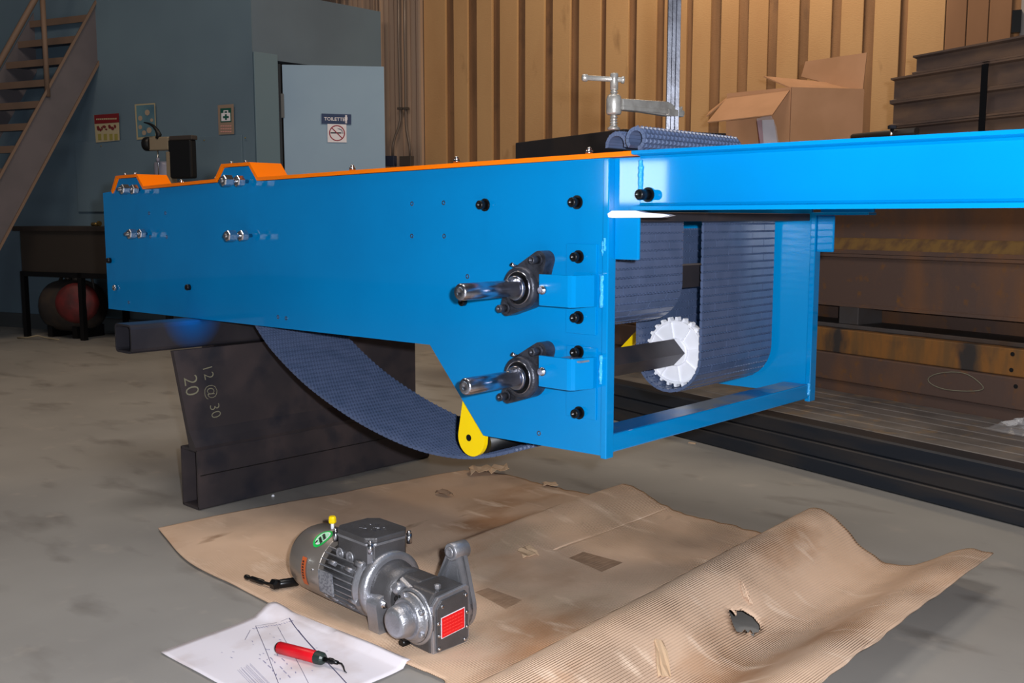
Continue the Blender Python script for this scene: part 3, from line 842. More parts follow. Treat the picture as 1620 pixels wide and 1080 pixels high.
# ---------------------------------------------------------------- support blocks under the conveyor's left end
XB = -2.784
def hollow(name, x0, x1, y0, y1, z0, z1, w, m, c=.012, seg=3):
    def rr(ins):
        P = []
        for cx, cz, a0 in ((x1 - c, z1 - c, 0), (x0 + c, z1 - c, pi / 2), (x0 + c, z0 + c, pi), (x1 - c, z0 + c, 1.5 * pi)):
            for k in range(seg + 1):
                a_ = a0 + pi / 2 * k / seg
                r = c - ins * .6
                xx = cx + r * cos(a_) + (-.4 * ins if cos(a_ + 0) > 0 else .4 * ins) * 1.0
                zz = cz + r * sin(a_) + (-.4 * ins if sin(a_) > 0 else .4 * ins)
                P.append((xx, y0, zz))
        return P
    return MB().ring(rr(0), rr(w), (0, y1 - y0, 0)).build(name, m)
lowt = hollow('steel_tube', XB - .10, XB, 1.573, 2.535, 0.001, .192, .008, STEELD, .006)
tag(lowt, 'big hollow steel tube on the floor, lowest piece under the conveyor', 'steel tube', 'steel blocking under the conveyor')
MB().obox((XB, 1.58, .108), (.0015, 0, 0), (0, .95, 0), (0, 0, .0025)).build('weld_seam', BLACK, lowt)
random.seed(3)
upm = MB()
# upper plate-faced section with a rolled lower edge, near end cut at a slight slant
def prof_y(z): return 1.508 + (.505 - z) * .16
nn = [(XB + .0, .505), (XB + .0, .255), (XB + .012, .225), (XB + .022, .205), (XB + .018, .194), (XB - .018, .194), (XB - .018, .505)]
pa_ = [(x, prof_y(z), z) for x, z in nn]
upm.prism([(x, 1.54, z) for x, z in nn], (0, .93, 0))
for v_ in upm.v[:len(nn)]:
    v_.y = prof_y(v_.z)
if any(abs(v_.y - 1.54) < 1e-6 for v_ in upm.v):
    for v_ in upm.v:
        if abs(v_.y - 1.54) < 1e-6: v_.y = prof_y(v_.z)
upm.box(XB - .10, XB - .019, 1.66, 2.46, .194, .505)
upb = tag(upm.build('steel_section', STEELD), 'dark steel section chalked 12 @ 30 over 20, middle piece under the conveyor', 'steel beam', 'steel blocking under the conveyor')
text_mesh('chalk_writing', '12 @ 30', CHALK, upb, (XB + .001, 1.600, .452), (0, .16, -1), (0, 1, .16), .049, .0004, -.0009)
text_mesh('chalk_writing', '20', CHALK, upb, (XB + .001, 1.536, .425), (0, .12, -1), (0, 1, .12), .066, .0004, -.0009)
# top tube with blue overspray
SPR = mat('tube_with_overspray', (52, 50, 56), 0.34, 0.4, c2=(66, 62, 66), scale=6)
nt = SPR.node_tree; b_ = nt.nodes['Principled BSDF']
geo = nt.nodes.new('ShaderNodeNewGeometry')
vd = nt.nodes.new('ShaderNodeVectorMath'); vd.operation = 'DISTANCE'; vd.inputs[1].default_value = (-2.8, 1.585, .60)
nt.links.new(geo.outputs['Position'], vd.inputs[0])
mr = nt.nodes.new('ShaderNodeMapRange'); mr.inputs['From Min'].default_value = .02; mr.inputs['From Max'].default_value = .10
mr.inputs['To Min'].default_value = .9; mr.inputs['To Max'].default_value = 0
nt.links.new(vd.outputs['Value'], mr.inputs[0])
mx = nt.nodes.new('ShaderNodeMix'); mx.data_type = 'RGBA'
nt.links.new(b_.inputs['Base Color'].links[0].from_socket, mx.inputs['A']); mx.inputs['B'].default_value = (*lin((10, 105, 190)), 1)
nt.links.new(mr.outputs[0], mx.inputs['Factor']); nt.links.new(mx.outputs['Result'], b_.inputs['Base Color'])
tt = hollow('steel_tube', XB - .115, XB - .015, 1.385, 2.40, .506, .5915, .006, SPR, .014)
tag(tt, 'rounded steel tube with blue overspray, topmost piece under the conveyor', 'steel tube', 'steel blocking under the conveyor')

# ---------------------------------------------------------------- corrugated cardboard sheet on the floor
CX0, CX1, CY0, CY1 = -2.66, -0.765, 1.285, 2.56
def smooth(a, b, x):
    t = max(0, min(1, (x - a) / (b - a))); return t * t * (3 - 2 * t)
from mathutils import noise as mn
def sheet_h(x, y):
    v_ = (y - CY0) / (CY1 - CY0)
    h = 0.004 + 0.004 * (mn.noise(V((x * 2.2, y * 2.2, 0))) + .5) + .0022 * mn.noise(V((x * 9, y * 7, 3)))
    # first fold: steep on the left, sagging on the right
    r1 = -1.93 + .06 * v_
    hh = .056 * smooth(.15, 1.0, v_)
    d = x - r1
    h += hh * (math.exp(-(d / .045) ** 2) if d < 0 else math.exp(-(d / .13) ** 2))
    # second fold, tall and rounded
    r2 = -1.20 - .015 * v_
    hh = .062 + .05 * v_
    d = x - r2
    h += hh * (max(0, 1 - (d / .072) ** 2) ** .5 if -.072 < d < 0 else (0 if d < 0 else .5 + .5 * cos(pi * min(1, d / (.20))))) 
    # right edge curls up
    h += (.070 + .01 * v_) * smooth(-.99, -.80, x)
    h -= .0 * v_
    return h
nx, ny = 300, 110
hole = [(-1.105, 1.885), (-1.09, 1.925), (-1.07, 1.935), (-1.045, 1.925), (-1.035, 1.895), (-1.05, 1.865), (-1.06, 1.845), (-1.08, 1.86)]
def inside(p, poly):
    r = False; n = len(poly)
    for i in range(n):
        (x1_, y1_), (x2_, y2_) = poly[i], poly[(i + 1) % n]
        if (y1_ > p[1]) != (y2_ > p[1]) and p[0] < (x2_ - x1_) * (p[1] - y1_) / (y2_ - y1_) + x1_: r = not r
    return r
sv = []; grid = []
for i in range(nx):
    for j in range(ny):
        u, w_ = i / (nx - 1), j / (ny - 1)
        x = CX0 + (CX1 - CX0) * u
        xl = -2.686 + .16 * w_ ** 1.3 if u < .5 else 0
        x = x + (xl - CX0) * (1 - u) ** 3 if u < .5 else x
        ya = CY0 + .004 * sin(9 * u * pi) + .10 * max(0, 1 - (x + 2.686) / .55) ** 2
        if u > .65: ya = CY0 - .2 * smooth(-1.38, -1.24, x)
        yb = 2.53 + .03 * mn.noise(V((x * 3, 0, 5))) + .012 * mn.noise(V((x * 26, 0, 9))) 
        if x < -2.3: yb -= .09 * smooth(-2.3, -2.6, x)
        if -1.9 < x: yb += .01
        y = ya + (yb - ya) * w_
        if u > .98: x += .006 * mn.noise(V((0, y * 12, 4)))
        best = None
        for k in range(len(hole)):
            a_, b_ = V(hole[k]), V(hole[(k + 1) % len(hole)])
            t = max(0, min(1, (V((x, y)) - a_).dot(b_ - a_) / (b_ - a_).length_squared)); q = a_.lerp(b_, t)
            dd_ = (q - V((x, y))).length
            if best is None or dd_ < best[0]: best = (dd_, q)
        if best[0] < .009: x, y = best[1]
        sv.append(V((x, y, sheet_h(x, y))))
fs = []
for i in range(nx - 1):
    for j in range(ny - 1):
        c = (sv[i * ny + j] + sv[(i + 1) * ny + j + 1]) / 2
        if inside((c.x, c.y), hole): continue
        fs.append((i * ny + j, (i + 1) * ny + j, (i + 1) * ny + j + 1, i * ny + j + 1))
# flutes along the sheet as fine relief
nt = CARD.node_tree; b_ = nt.nodes['Principled BSDF']
geo = nt.nodes.new('ShaderNodeNewGeometry')
wv = nt.nodes.new('ShaderNodeTexWave'); wv.wave_type = 'BANDS'; wv.bands_direction = 'X'; wv.wave_profile = 'SIN'
wv.inputs['Scale'].default_value = 2 * pi / (20 * .0054)
wv.inputs['Distortion'].default_value = 0.25; wv.inputs['Detail'].default_value = 1; wv.inputs['Detail Scale'].default_value = .3
nt.links.new(geo.outputs['Position'], wv.inputs['Vector'])
n1 = nt.nodes.new('ShaderNodeTexNoise'); n1.inputs['Scale'].default_value = 4.5; n1.inputs['Detail'].default_value = 4
nt.links.new(geo.outputs['Position'], n1.inputs['Vector'])
mr = nt.nodes.new('ShaderNodeMapRange'); mr.inputs['From Min'].default_value = .38; mr.inputs['From Max'].default_value = .62
mr.inputs['To Min'].default_value = 0.25; mr.inputs['To Max'].default_value = 1.0
nt.links.new(n1.outputs['Fac'], mr.inputs[0])
bp_ = nt.nodes.new('ShaderNodeBump'); bp_.inputs['Distance'].default_value = .0030
nt.links.new(wv.outputs['Fac'], bp_.inputs['Height']); nt.links.new(mr.outputs[0], bp_.inputs['Strength'])
nt.links.new(bp_.outputs[0], b_.inputs['Normal'])
CARD = mixin(CARD, (150, 118, 94), 11.0, 0.66, 0.78, (1, .35, 1), seed=23)
CARD = mixin(CARD, (190, 162, 140), 2.6, 0.54, 0.76, seed=2)
CARD = mixin(CARD, (182, 138, 104), 4.0, 0.56, 0.72, (1, .5, 1), seed=7)
CARD = mixin(CARD, (236, 208, 184), 7.0, 0.60, 0.72, (.7, 2.4, 1), seed=12)
sheet = MB().add(sv, fs, True).build('cardboard_sheet', CARD)
md = sheet.modifiers.new('thickness', 'SOLIDIFY'); md.thickness = .003; md.offset = 1
tag(sheet, 'large wavy sheet of worn corrugated cardboard spread on the floor', 'cardboard sheet')
def on_sheet(x, y, dz=.004): return V((x, y, sheet_h(x, y) + dz))
# crushed, darker patches and torn scraps
def at_floor(px, py, z=.012):
    d = ray(px, py); p = CAM + d * ((z - CAM.z) / d.z); return p
random.seed(11)
PATCH = mat('crushed_cardboard', (150, 122, 100), .9, 0, c2=(166, 136, 112), scale=30, spec=.1, bump=.5, bscale=200, bstretch=(1, .1, 1))
for quad in ([(900, 882), (922, 873), (985, 888), (952, 903)], [(752, 935), (772, 928), (826, 948), (800, 962)]):
    pts = [at_floor(*q) for q in quad]
    m_ = MB()
    # sunk grid of flutes that follows the sheet
    g = 8
    for a_ in range(g):
        for c_ in range(g):
            def P_(u, w_):
                p = pts[0].lerp(pts[1], u).lerp(pts[3].lerp(pts[2], u), w_)
                return on_sheet(p.x, p.y, .0036 + .0009 * (int(u * g * 2 + .01) % 2))
            m_.add([P_(a_ / g, c_ / g), P_((a_ + 1) / g, c_ / g), P_((a_ + 1) / g, (c_ + 1) / g), P_(a_ / g, (c_ + 1) / g)], [(0, 3, 2, 1)])
    m_.build('crushed_patch', PATCH, sheet)
def scrap(quad, lab, z=.014, curl=.01, m=CARDIN, folds=5):
    pts = [at_floor(q[0], q[1], z) for q in quad]
    m_ = MB(); g = folds
    vs3 = []
    for a_ in range(g + 1):
        for c_ in range(4):
            u, w_ = a_ / g, c_ / 3
            p = pts[0].lerp(pts[1], u).lerp(pts[3].lerp(pts[2], u), w_)
            zz = sheet_h(p.x, p.y) + .0065 + curl * (abs(sin(a_ * 1.9 + c_)) * .8)
            vs3.append(V((p.x + random.uniform(-.003, .003), p.y + random.uniform(-.003, .003), zz)))
    m_.add(vs3, [(a_ * 4 + c_, (a_ + 1) * 4 + c_, (a_ + 1) * 4 + c_ + 1, a_ * 4 + c_ + 1) for a_ in range(g) for c_ in range(3)])
    o = m_.build('cardboard_scrap', m)
    md = o.modifiers.new('thickness', 'SOLIDIFY'); md.thickness = .0015; md.offset = 1
    tag(o, lab, 'cardboard scrap')
scrap([(818, 874), (842, 868), (852, 879), (828, 884)], 'small pale torn cardboard scrap right of the motor\'s torque arm', curl=.008)
scrap([(742, 742), (802, 739), (806, 747), (744, 751)], 'curled cardboard strip at the back edge of the sheet', curl=.022, folds=9)
scrap([(688, 779), (702, 776), (716, 784), (708, 786)], 'dark torn flake on the sheet below the yellow lug', curl=.012, m=PATCH)
scrap([(1034, 1045), (1050, 1042), (1062, 1076), (1040, 1078)], 'pale torn flake on the right fold near the bottom edge', curl=.006)
scrap([(858, 762), (880, 763), (882, 768), (860, 767)], 'thin curled fray on the back edge behind the first fold', curl=.008, folds=4)
scrap([(1170, 958), (1182, 968), (1188, 976), (1176, 972)], 'bent torn flap beside the hole in the cardboard', curl=.006, folds=4, m=CARD)

# ---------------------------------------------------------------- drawing sheet with the red tool
pv0, pv1, pv2, pv3 = V((-1.905, .975, 0)), V((-1.925, 1.272, 0)), V((-1.478, 1.290, 0)), V((-1.455, .985, 0))
def paper_pt(u, w_):
    p = pv0.lerp(pv3, u).lerp(pv1.lerp(pv2, u), w_)
    z = .003 + .0035 * (mn.noise(V((u * 3, w_ * 3, 1))) + .4) + .004 * u * u * (1 - w_)
    z += .016 * max(0, 1 - ((u) ** 2 + (1 - w_) ** 2) * 22) + .006 * math.exp(-((w_ - .93) / .06) ** 2) * (1 - u)
    z = max(z, sheet_h(p.x, p.y) + .0075 if p.y > 1.27 and w_ > .9 else 0)
    p.z = z
    return p
g = 28
pm = MB().add([paper_pt(i / g, j / g) for i in range(g + 1) for j in range(g + 1)],
              [(i * (g + 1) + j, (i + 1) * (g + 1) + j, (i + 1) * (g + 1) + j + 1, i * (g + 1) + j + 1) for i in range(g) for j in range(g)], True)
drawing = pm.build('drawing_sheet', PAPER)
md = drawing.modifiers.new('thickness', 'SOLIDIFY'); md.thickness = .0006; md.offset = 1
tag(drawing, 'white crumpled technical drawing lying on the concrete under the red tool', 'paper')
def pline(mb, a_, b_, w=.0011, n=14):
    L = []
    for k in range(n + 1):
        t = k / n
        u, v_ = a_[0] + (b_[0] - a_[0]) * t, a_[1] + (b_[1] - a_[1]) * t
        L.append(paper_pt(u, v_))
    dr_ = V((L[-1] - L[0])); sd_ = V((-dr_.y, dr_.x, 0)).normalized() * w / 2
    vs4 = []
    for p in L: vs4 += [p + sd_ + V((0, 0, .0012)), p - sd_ + V((0, 0, .0012))]
    mb.add(vs4, [(2 * k, 2 * k + 1, 2 * k + 3, 2 * k + 2) for k in range(n)])
m_ = MB()
pline(m_, (.18, .92), (.98, .50), .0022); pline(m_, (.30, .86), (.70, .64), .0026)
pline(m_, (.10, .70), (.86, .12), .0012); pline(m_, (.10, .70), (.18, .92), .0010)
pline(m_, (.19, .80), (.9, .30), .0009); pline(m_, (.12, .63), (.2, .5), .001)
m_.build('drawn_lines', INK, drawing)
m_ = MB(); random.seed(5)
for k in range(16):
    u = .11 + k * .006; w_ = .66 + k * .017
    pline(m_, (u, w_), (u + random.uniform(.006, .02), w_ + .003), .0022, 2)
for k in range(15):
    u = .46 + (k % 5) * .05 + random.uniform(-.005, .005); w_ = .50 - (k // 5) * .06 - (k % 5) * .02
    pline(m_, (u, w_), (u + random.uniform(.01, .035), w_ - .012), .0022, 3)
for k in range(26):
    u = random.uniform(.22, .72); w_ = random.uniform(.25, .8)
    pline(m_, (u, w_), (u + random.uniform(.004, .016), w_ + random.uniform(-.01, .006)), .0018, 2)
for k in range(10):
    u = .42 + random.uniform(0, .03); w_ = .30 - k * .012
    pline(m_, (u, w_), (u + .26, w_ - .1), .0007, 5)
tag(m_.build('drawn_notes', INKL, drawing), kind='stuff')

# red deburring tool
ta, tb_ = at_floor(441, 1027, .016), at_floor(514, 1046, .016)
td_ = (tb_ - ta); td_.z = 0; td_.normalize()
rt = empty('deburring_tool', V((ta.x, ta.y, .006)), 'red-handled deburring tool with black hooked blade on the drawing', 'tool')
p0 = V((ta.x, ta.y, .0205)); L = (tb_ - ta).length
MB().lathe([(0, .010), (.002, .0125), (L * .80, .0125), (L * .82, .0115)], p0, td_, 24).build('handle', RED, rt)
MB().lathe([(-.004, .009), (-.001, .0115), (.004, .0118)], p0, td_, 24).build('end_cap', BLACK, rt)
MB().lathe([(L * .81, .0128), (L * .83, .0135), (L * .95, .0125), (L * .99, .009)], p0, td_, 16, False).build('collar', mat('dark_green_collar', (34, 48, 44), .4), rt)
e0 = p0 + td_ * L * .99
MB().lathe([(0, .005), (.01, .0045), (.012, .006), (.02, .0062), (.024, .0045), (.034, .004)], e0, td_, 12).build('chuck', BLACK, rt)
e1 = e0 + td_ * .033; sidev = V((td_.y, -td_.x, 0))
MB().tube([e1, e1 + td_ * .010, e1 + td_ * .016 + sidev * .002 + V((0, 0, -.004)), e1 + td_ * .022 + sidev * .006 + V((0, 0, -.010)), e1 + td_ * .028 + sidev * .007 + V((0, 0, -.012))], [.0022, .002, .0018, .0015, .0008], 8).build('hooked_blade', BLACK, rt)

# black keyless drill chuck key like tool on the cardboard
ka, kb_, kc = at_floor(388, 911, .016), at_floor(436, 925, .018), at_floor(469, 920, .018)
bt_ = empty('drill_socket', V((kb_.x, kb_.y, sheet_h(kb_.x, kb_.y) + .003)), 'black bent drill driver with thick socket head left of the motor', 'tool')
zz = sheet_h(kb_.x, kb_.y) + .003
def kz(p, h): return V((p.x, p.y, zz + h))
d1_ = (kb_ - ka); d1_.z = 0; l1 = d1_.length; d1_.normalize()
MB().lathe([(0, .005), (.004, .0065), (.012, .0062), (.016, .0042), (.022, .0042), (.024, .0066), (l1 * .58, .0066), (l1 * .62, .004), (l1 * .86, .004), (l1 * .9, .008)], kz(ka, .0085), d1_, 12).build('shank', BLACK, bt_)
MB().lathe([(-.014, .007), (-.010, .0125), (.006, .0135), (.012, .009)], kz(kb_, .0135), d1_, 6, False).build('hex_hub', BLACK, bt_)
d2_ = (kc - kb_); d2_.z = 0; l2 = d2_.length; d2_.normalize()
MB().lathe([(0, .009), (.008, .0112), (l2 * .97, .0112), (l2, .010)], kz(kb_, .0125) + d2_ * .004, d2_, 20).build('socket', BLACK, bt_)
# small litter on the floor
c_ = at_floor(432, 785, 0)
tag(MB().lathe([(0, .006), (.004, .005), (.006, .002)], V((c_.x, c_.y, .0005)), (0, 0, 1), 7).build('paper_crumb', WHITE), 'tiny white crumb on the floor before the steel block', 'crumb')
c_ = at_floor(1089, 701, 0)
tag(MB().obox(V((c_.x, c_.y, .0005)), (.03, .005, 0), (-.004, .012, 0), (0, 0, .003)).build('paper_crumb', CARDIN), 'tiny pale chip on the floor under the blue crossbar', 'crumb')

# ---------------------------------------------------------------- conveyor drive section
Y0 = 1.611; YF = 2.50; XR = -1.248
BLUE2 = mat('blue_paint_satin', (0, 131, 196), 0.22)
cv = empty('conveyor', (-2.3, 2.05, 0.417), 'bright blue belt conveyor head with orange cover strip, resting on steel blocks', 'conveyor')
def PL(x, z, y=Y0): return V((x, y, z))
out = [(-3.411, .986), (-3.325, .990), (-3.290, 1.030), (-3.163, 1.031), (-3.129, .991), (-2.676, 1.003), (-2.636, 1.045), (-2.507, 1.045), (-2.470, 1.002),
       (-2.0, 1.0085), (XR, 1.018), (XR, .417), (-1.586, .409), (-1.763, .602), (-3.410, .588)]
near = MB().prism([PL(x, z) for x, z in out], (0, .010, 0)).build('side_plate', BLUE, cv)
# raised end strip (post) down the plate's right end
MB().box(XR + .0005, XR + .0155, Y0 - .004, Y0 + .022, .412, 1.018).build('end_post', BLUE, cv, bevel=.002)
far = MB().prism([(x, YF, z) for x, z in ((-3.41, .986), (XR, 1.018), (XR, .430), (-1.545, .430), (-1.763, .602), (-3.41, .588))], (0, .010, 0)).build('side_plate', BLUE2, cv)
MB().box(XR + .0005, XR + .0155, YF - .004, YF + .028, .412, .915).build('end_post', BLUE, cv, bevel=.002)
# crossbar between the two plates
MB().box(XR - .062, XR + .012, Y0 + .0225, YF - .0045, .421, .459).build('crossbar', BLUE, cv, bevel=.003)
MB().box(XR - .058, XR + .008, Y0 + .03, YF - .01, .4592, .4598).build('dusty_top_face', BLUE_TOP, cv)
# orange cover strip following the plate top
oc = [(-3.334, .983), (-3.298, 1.031), (-3.160, 1.0325), (-3.120, .9925), (-2.681, 1.0045), (-2.641, 1.0465), (-2.503, 1.0465), (-2.464, 1.0035), (-2.0, 1.0100), (-1.165, 1.0195)]
t_ = .0095
up_ = []
for i, (x, z) in enumerate(oc):
    a_ = V(oc[max(i - 1, 0)]); b_ = V(oc[min(i + 1, len(oc) - 1)])
    a_ = V((oc[i][0] - a_.x, oc[i][1] - a_.y)); b_ = V((b_.x - oc[i][0], b_.y - oc[i][1]))
    n1 = V((-a_.y, a_.x)).normalized() if a_.length > 0 else V((0, 0)); n2 = V((-b_.y, b_.x)).normalized() if b_.length > 0 else V((0, 0))
    nn = (n1 + n2).normalized(); k = 1 / max(.5, nn.dot(n1 if n1.length else n2))
    up_.append((x + nn.x * t_ * k, z + nn.y * t_ * k))
mb = MB()
for i in range(len(oc) - 1):
    q = [PL(*oc[i], Y0 - .005), PL(*oc[i + 1], Y0 - .005), PL(*up_[i + 1], Y0 - .005), PL(*up_[i], Y0 - .005)]
    mb.prism(q, (0, .105 if i < 8 else .06, 0))
cover = mb.build('orange_cover', ORANGE, cv)
for px, py in ((198, 276.5), (214, 275), (287, 287), (341, 283), (366, 258.5), (389, 257), (557.5, 264.5), (722.5, 252), (932, 238)):
    p = on_plane(px, py + 1.5, (0, Y0 + .02, 0), (0, 1, 0))
    s_ = MB().cyl(p - V((0, 0, .006)), p + V((0, 0, .002)), .008, 10)
    s_.lathe([(0, .0055), (.005, .0045), (.007, .002)], p + V((0, 0, .002)), (0, 0, 1), 10)
    s_.build('cover_screw', CHROME, cover)
for px, py in ((238, 289), (424, 274)):
    p = on_plane(px, py, (0, Y0 + .045, 0), (0, 1, 0))
    MB().lathe([(0, .007), (.006, .006)], p, (.7, 0, .7), 8).build('cover_screw', BLACK, cover)
# white block behind the first hood
# top cross members and slider bed between the plates
MB().box(-3.38, -1.56, Y0 + .012, YF - .002, .955, .965).build('slider_bed', mat('dark_bed', (40, 42, 46), .5), cv)
MB().box(-3.405, -3.395, Y0 + .011, YF - .001, .60, .97).build('end_plate', BLUE, cv)
MB().box(XR - .03, XR - .002, Y0 + .10, YF - .003, .893, .912).build('support_bar', STEELD, cv, bevel=.002)

# hanging tab below the rail, near and far
MB().box(XR + .016, -1.172, Y0 + .014, Y0 + .022, .818, .914).build('gusset', BLUE, cv, bevel=.003)
MB().box(XR + .016, -1.185, YF + .002, YF + .010, .812, .907).build('gusset', BLUE, cv, bevel=.003)
# long channel rail
rl = MB()
yw = Y0 + .014
X1 = 0.25
P = [(Y0 - .018, 1.028), (Y0 - .018, 1.0215), (yw - .004, 1.0185), (yw, 1.0145), (yw, .9295), (yw - .004, .9255), (Y0 - .018, .9225), (Y0 - .018, .9150), (yw + .007, .9150), (yw + .007, 1.028)]
# rail starts behind the end post; the flanges are mitred back at the weld
rail = MB().prism([V((-1.232, y, z)) for y, z in ((yw, 1.0175), (yw, .9150), (yw + .007, .9150), (yw + .007, 1.0175))], (.062, 0, 0)).build('rail_end_plate', BLUE, cv)
rail = MB().prism([V((-1.169, y, z)) for y, z in P], (X1 + 1.169, 0, 0)).build('channel_rail', BLUE, cv)
# far rail stub
MB().box(XR + .02, -1.085, YF - .02, YF + .03, .9075, .915).build('far_rail_flange', BLUE, cv, bevel=.002)
MB().box(XR + .02, -1.085, YF + .012, YF + .02, .9155, 1.02).build('far_rail_web', BLUE, cv)
# weld beads
random.seed(4)
def weld(p0, p1, r=.004, n=14, name='weld_bead'):
    p0, p1 = V(p0), V(p1)
    pts = [p0.lerp(p1, k / n) + V((random.uniform(-.0008, .0008), random.uniform(-.0008, .0008), random.uniform(-.0008, .0008))) for k in range(n + 1)]
    return MB().tube(pts, [r * random.uniform(.75, 1.2) for _ in pts], 8).build(name, WELD, cv)
weld((-1.1695, yw - .001, .935), (-1.1695, yw - .001, 1.012), .005, 16)
weld((-1.247, Y0 - .001, .855), (-1.247, Y0 - .001, .825), .004, 6)
weld((-1.241, Y0 - .004, .835), (-1.241, Y0 - .004, .86), .003, 6)
weld((-1.248, Y0 - .003, .722), (-1.248, Y0 - .003, .786), .0045, 9)
weld((-1.248, Y0 - .003, .565), (-1.248, Y0 - .003, .625), .0045, 9)
weld((XR + .013, YF - .006, .43), (XR + .013, YF - .006, .462), .005, 7)
MB().prism([(x, Y0 - .008, z) for x, z in ((-1.222, .9145), (-1.232, .909), (-1.230, .902), (-1.220, .9005), (-1.105, .9015), (-1.085, .905), (-1.10, .908), (-1.14, .910), (-1.165, .9145))], (0, .020, 0)).build('glare_strip', WHITE, cv)  # white shape standing in for the glare under the lower flange

def sock_bolt(x, z, y=Y0, r=.0095, l=.016, m=BLACK, washer=True, name='socket_bolt'):
    b = MB()
    yy = y - .0006
    if washer:
        b.lathe([(0, r * 1.42), (.003, r * 1.42)], (x, yy, z), (0, -1, 0), 18); yy -= .003
    b.lathe([(0, r), (l - .002, r), (l, r * .85), (l, r * .5), (l - .006, r * .45)], (x, yy, z), (0, -1, 0), 18)
    return b.build(name, m, cv)
for x, z in ((-1.577, .929), (-1.315, .932)): sock_bolt(x, z, r=.010, l=.018)
for x, z in ((-1.307, .822), (-1.306, .698), (-1.305, .627), (-1.302, .500)): sock_bolt(x, z, Y0 - .004)
for x, z in ((-2.858, .688), (-3.378, .756), (-1.645, .711)): sock_bolt(x, z, washer=False, l=.012)
sock_bolt(-3.345, .664, r=.010, l=.010, m=CHROME, washer=False)
sock_bolt(-1.150, .945, yw, r=.010, l=.030)
# threaded holes with bright plugs
for x, z in ((-1.82, .934), (-1.711, .935), (-1.822, .858), (-1.710, .859), (-1.634, .769), (-3.093, .916), (-2.988, .916), (-3.092, .841), (-2.986, .841),
             (-2.386, .627), (-2.347, .626), (-1.417, .439), (-3.259, .619)):
    b = MB(); b.ring(circle((x, Y0 - .0012, z), (1, 0, 0), (0, 0, 1), .0055, 14), circle((x, Y0 - .0012, z), (1, 0, 0), (0, 0, 1), .0032, 14), (0, .001, 0))
    b.build('plugged_hole', SHAFT, cv)
# shim plates under the adjuster brackets
MB().box(-1.341, -1.262, Y0 - .004, Y0, .664, .848).build('mounting_plate', BLUE, cv, bevel=.001)
MB().box(-1.339, -1.260, Y0 - .004, Y0, .489, .638).build('mounting_plate', BLUE, cv, bevel=.001)

# chrome tensioner studs: threaded bar with two hex nuts each
def stud(x, z, y=Y0, ln=.094, blob=False):
    st_ = MB()
    st_.cyl((x, y, z), (x, y - ln * .93, z), .0055, 12)
    o = st_.build('stud', CHROME, cv)
    for a_, b_ in ((.016, .040), (.052, .082)) if ln > .08 else ((.008, .030), (.038, .064)):
        n_ = MB()
        n_.lathe([(a_, .0135), (a_ + .002, .0165), (b_ - .003, .0165), (b_, .013), (b_, .008)], (x, y, z), (0, -1, 0), 6, False, ph=pi / 6)
        n_.build('hex_nut', CHROME, o, bevel=.001, seg=1)
    return o
stud(-2.506, .851); stud(-2.516, 1.003); stud(-3.115, .850, ln=.08); stud(-3.150, .992, ln=.08)
# small end fittings at the far left edge
for z in (.965, .93):
    MB().lathe([(0, .012), (.012, .012), (.014, .008), (.022, .008)], (-3.412, Y0 + .03, z), (-1, 0, 0), 6, False).build('end_fitting', CHROME, cv)

# bearings, shafts and adjusters
def bearing(cx, cz, tipy, square_rot, z_sq):
    b = empty('flange_bearing', (cx, Y0 - .02, cz), parent=cv)
    o1, o2 = (cx + .049, cz + .060), (cx - .044, cz - .046)
    H = hull2([(cx, cz, .047), (o1[0], o1[1], .019), (o2[0], o2[1], .017)])
    MB().prism([(x, Y0 - .0305, z) for x, z in H], (0, .030, 0)).build('housing', CASTDARK, b, bevel=.004)
    MB().lathe([(0, .046), (.008, .045), (.012, .041), (.012, .036)], (cx, Y0 - .0305, cz), (0, -1, 0), 36, caps=False).build('seal_rim', CASTDARK, b)
    MB().lathe([(0, .037), (.010, .036), (.011, .034), (.002, .033)], (cx, Y0 - .0335, cz), (0, -1, 0), 36, caps=False).build('bright_ring', SHAFT, b)
    MB().lathe([(0, .034), (.004, .033)], (cx, Y0 - .0325, cz), (0, -1, 0), 36).build('insert_seal', BLACK, b)
    MB().lathe([(0, .026), (.016, .026), (.018, .024)], (cx, Y0 - .036, cz), (0, -1, 0), 30).build('locking_collar', SHAFT, b)
    for ox, oz in (o1, o2):
        bb = MB(); bb.lathe([(0, .0125), (.004, .0125)], (ox, Y0 - .031, oz), (0, -1, 0), 16); bb.lathe([(.004, .0085), (.022, .0085), (.024, .007), (.024, .004), (.018, .0035)], (ox, Y0 - .031, oz), (0, -1, 0), 16)
        bb.build('mounting_bolt', CASTDARK, b)
    MB().cyl((cx - .012, Y0 - .033, cz + .044), (cx - .014, Y0 - .046, cz + .05), .004, 8).build('grease_nipple', CHROME, b)
    sh = MB(); L = Y0 - .04 - tipy
    sh.lathe([(0, .0175), (L - .004, .0175), (L, .0145), (L, .003), (L - .003, .001)], (cx, Y0 - .04, cz), (0, -1, 0), 32)
    sh = sh.build('drive_shaft', SHAFT, cv)
    MB().box(cx + .001, cx + .009, Y0 - .080, Y0 - .055, cz + .0150, cz + .0200).build('shaft_key', CHROME, sh)
    return b
bearing(-1.442, .754, 1.398, 0, 0)
bearing(-1.440, .563, 1.408, 0, 0)
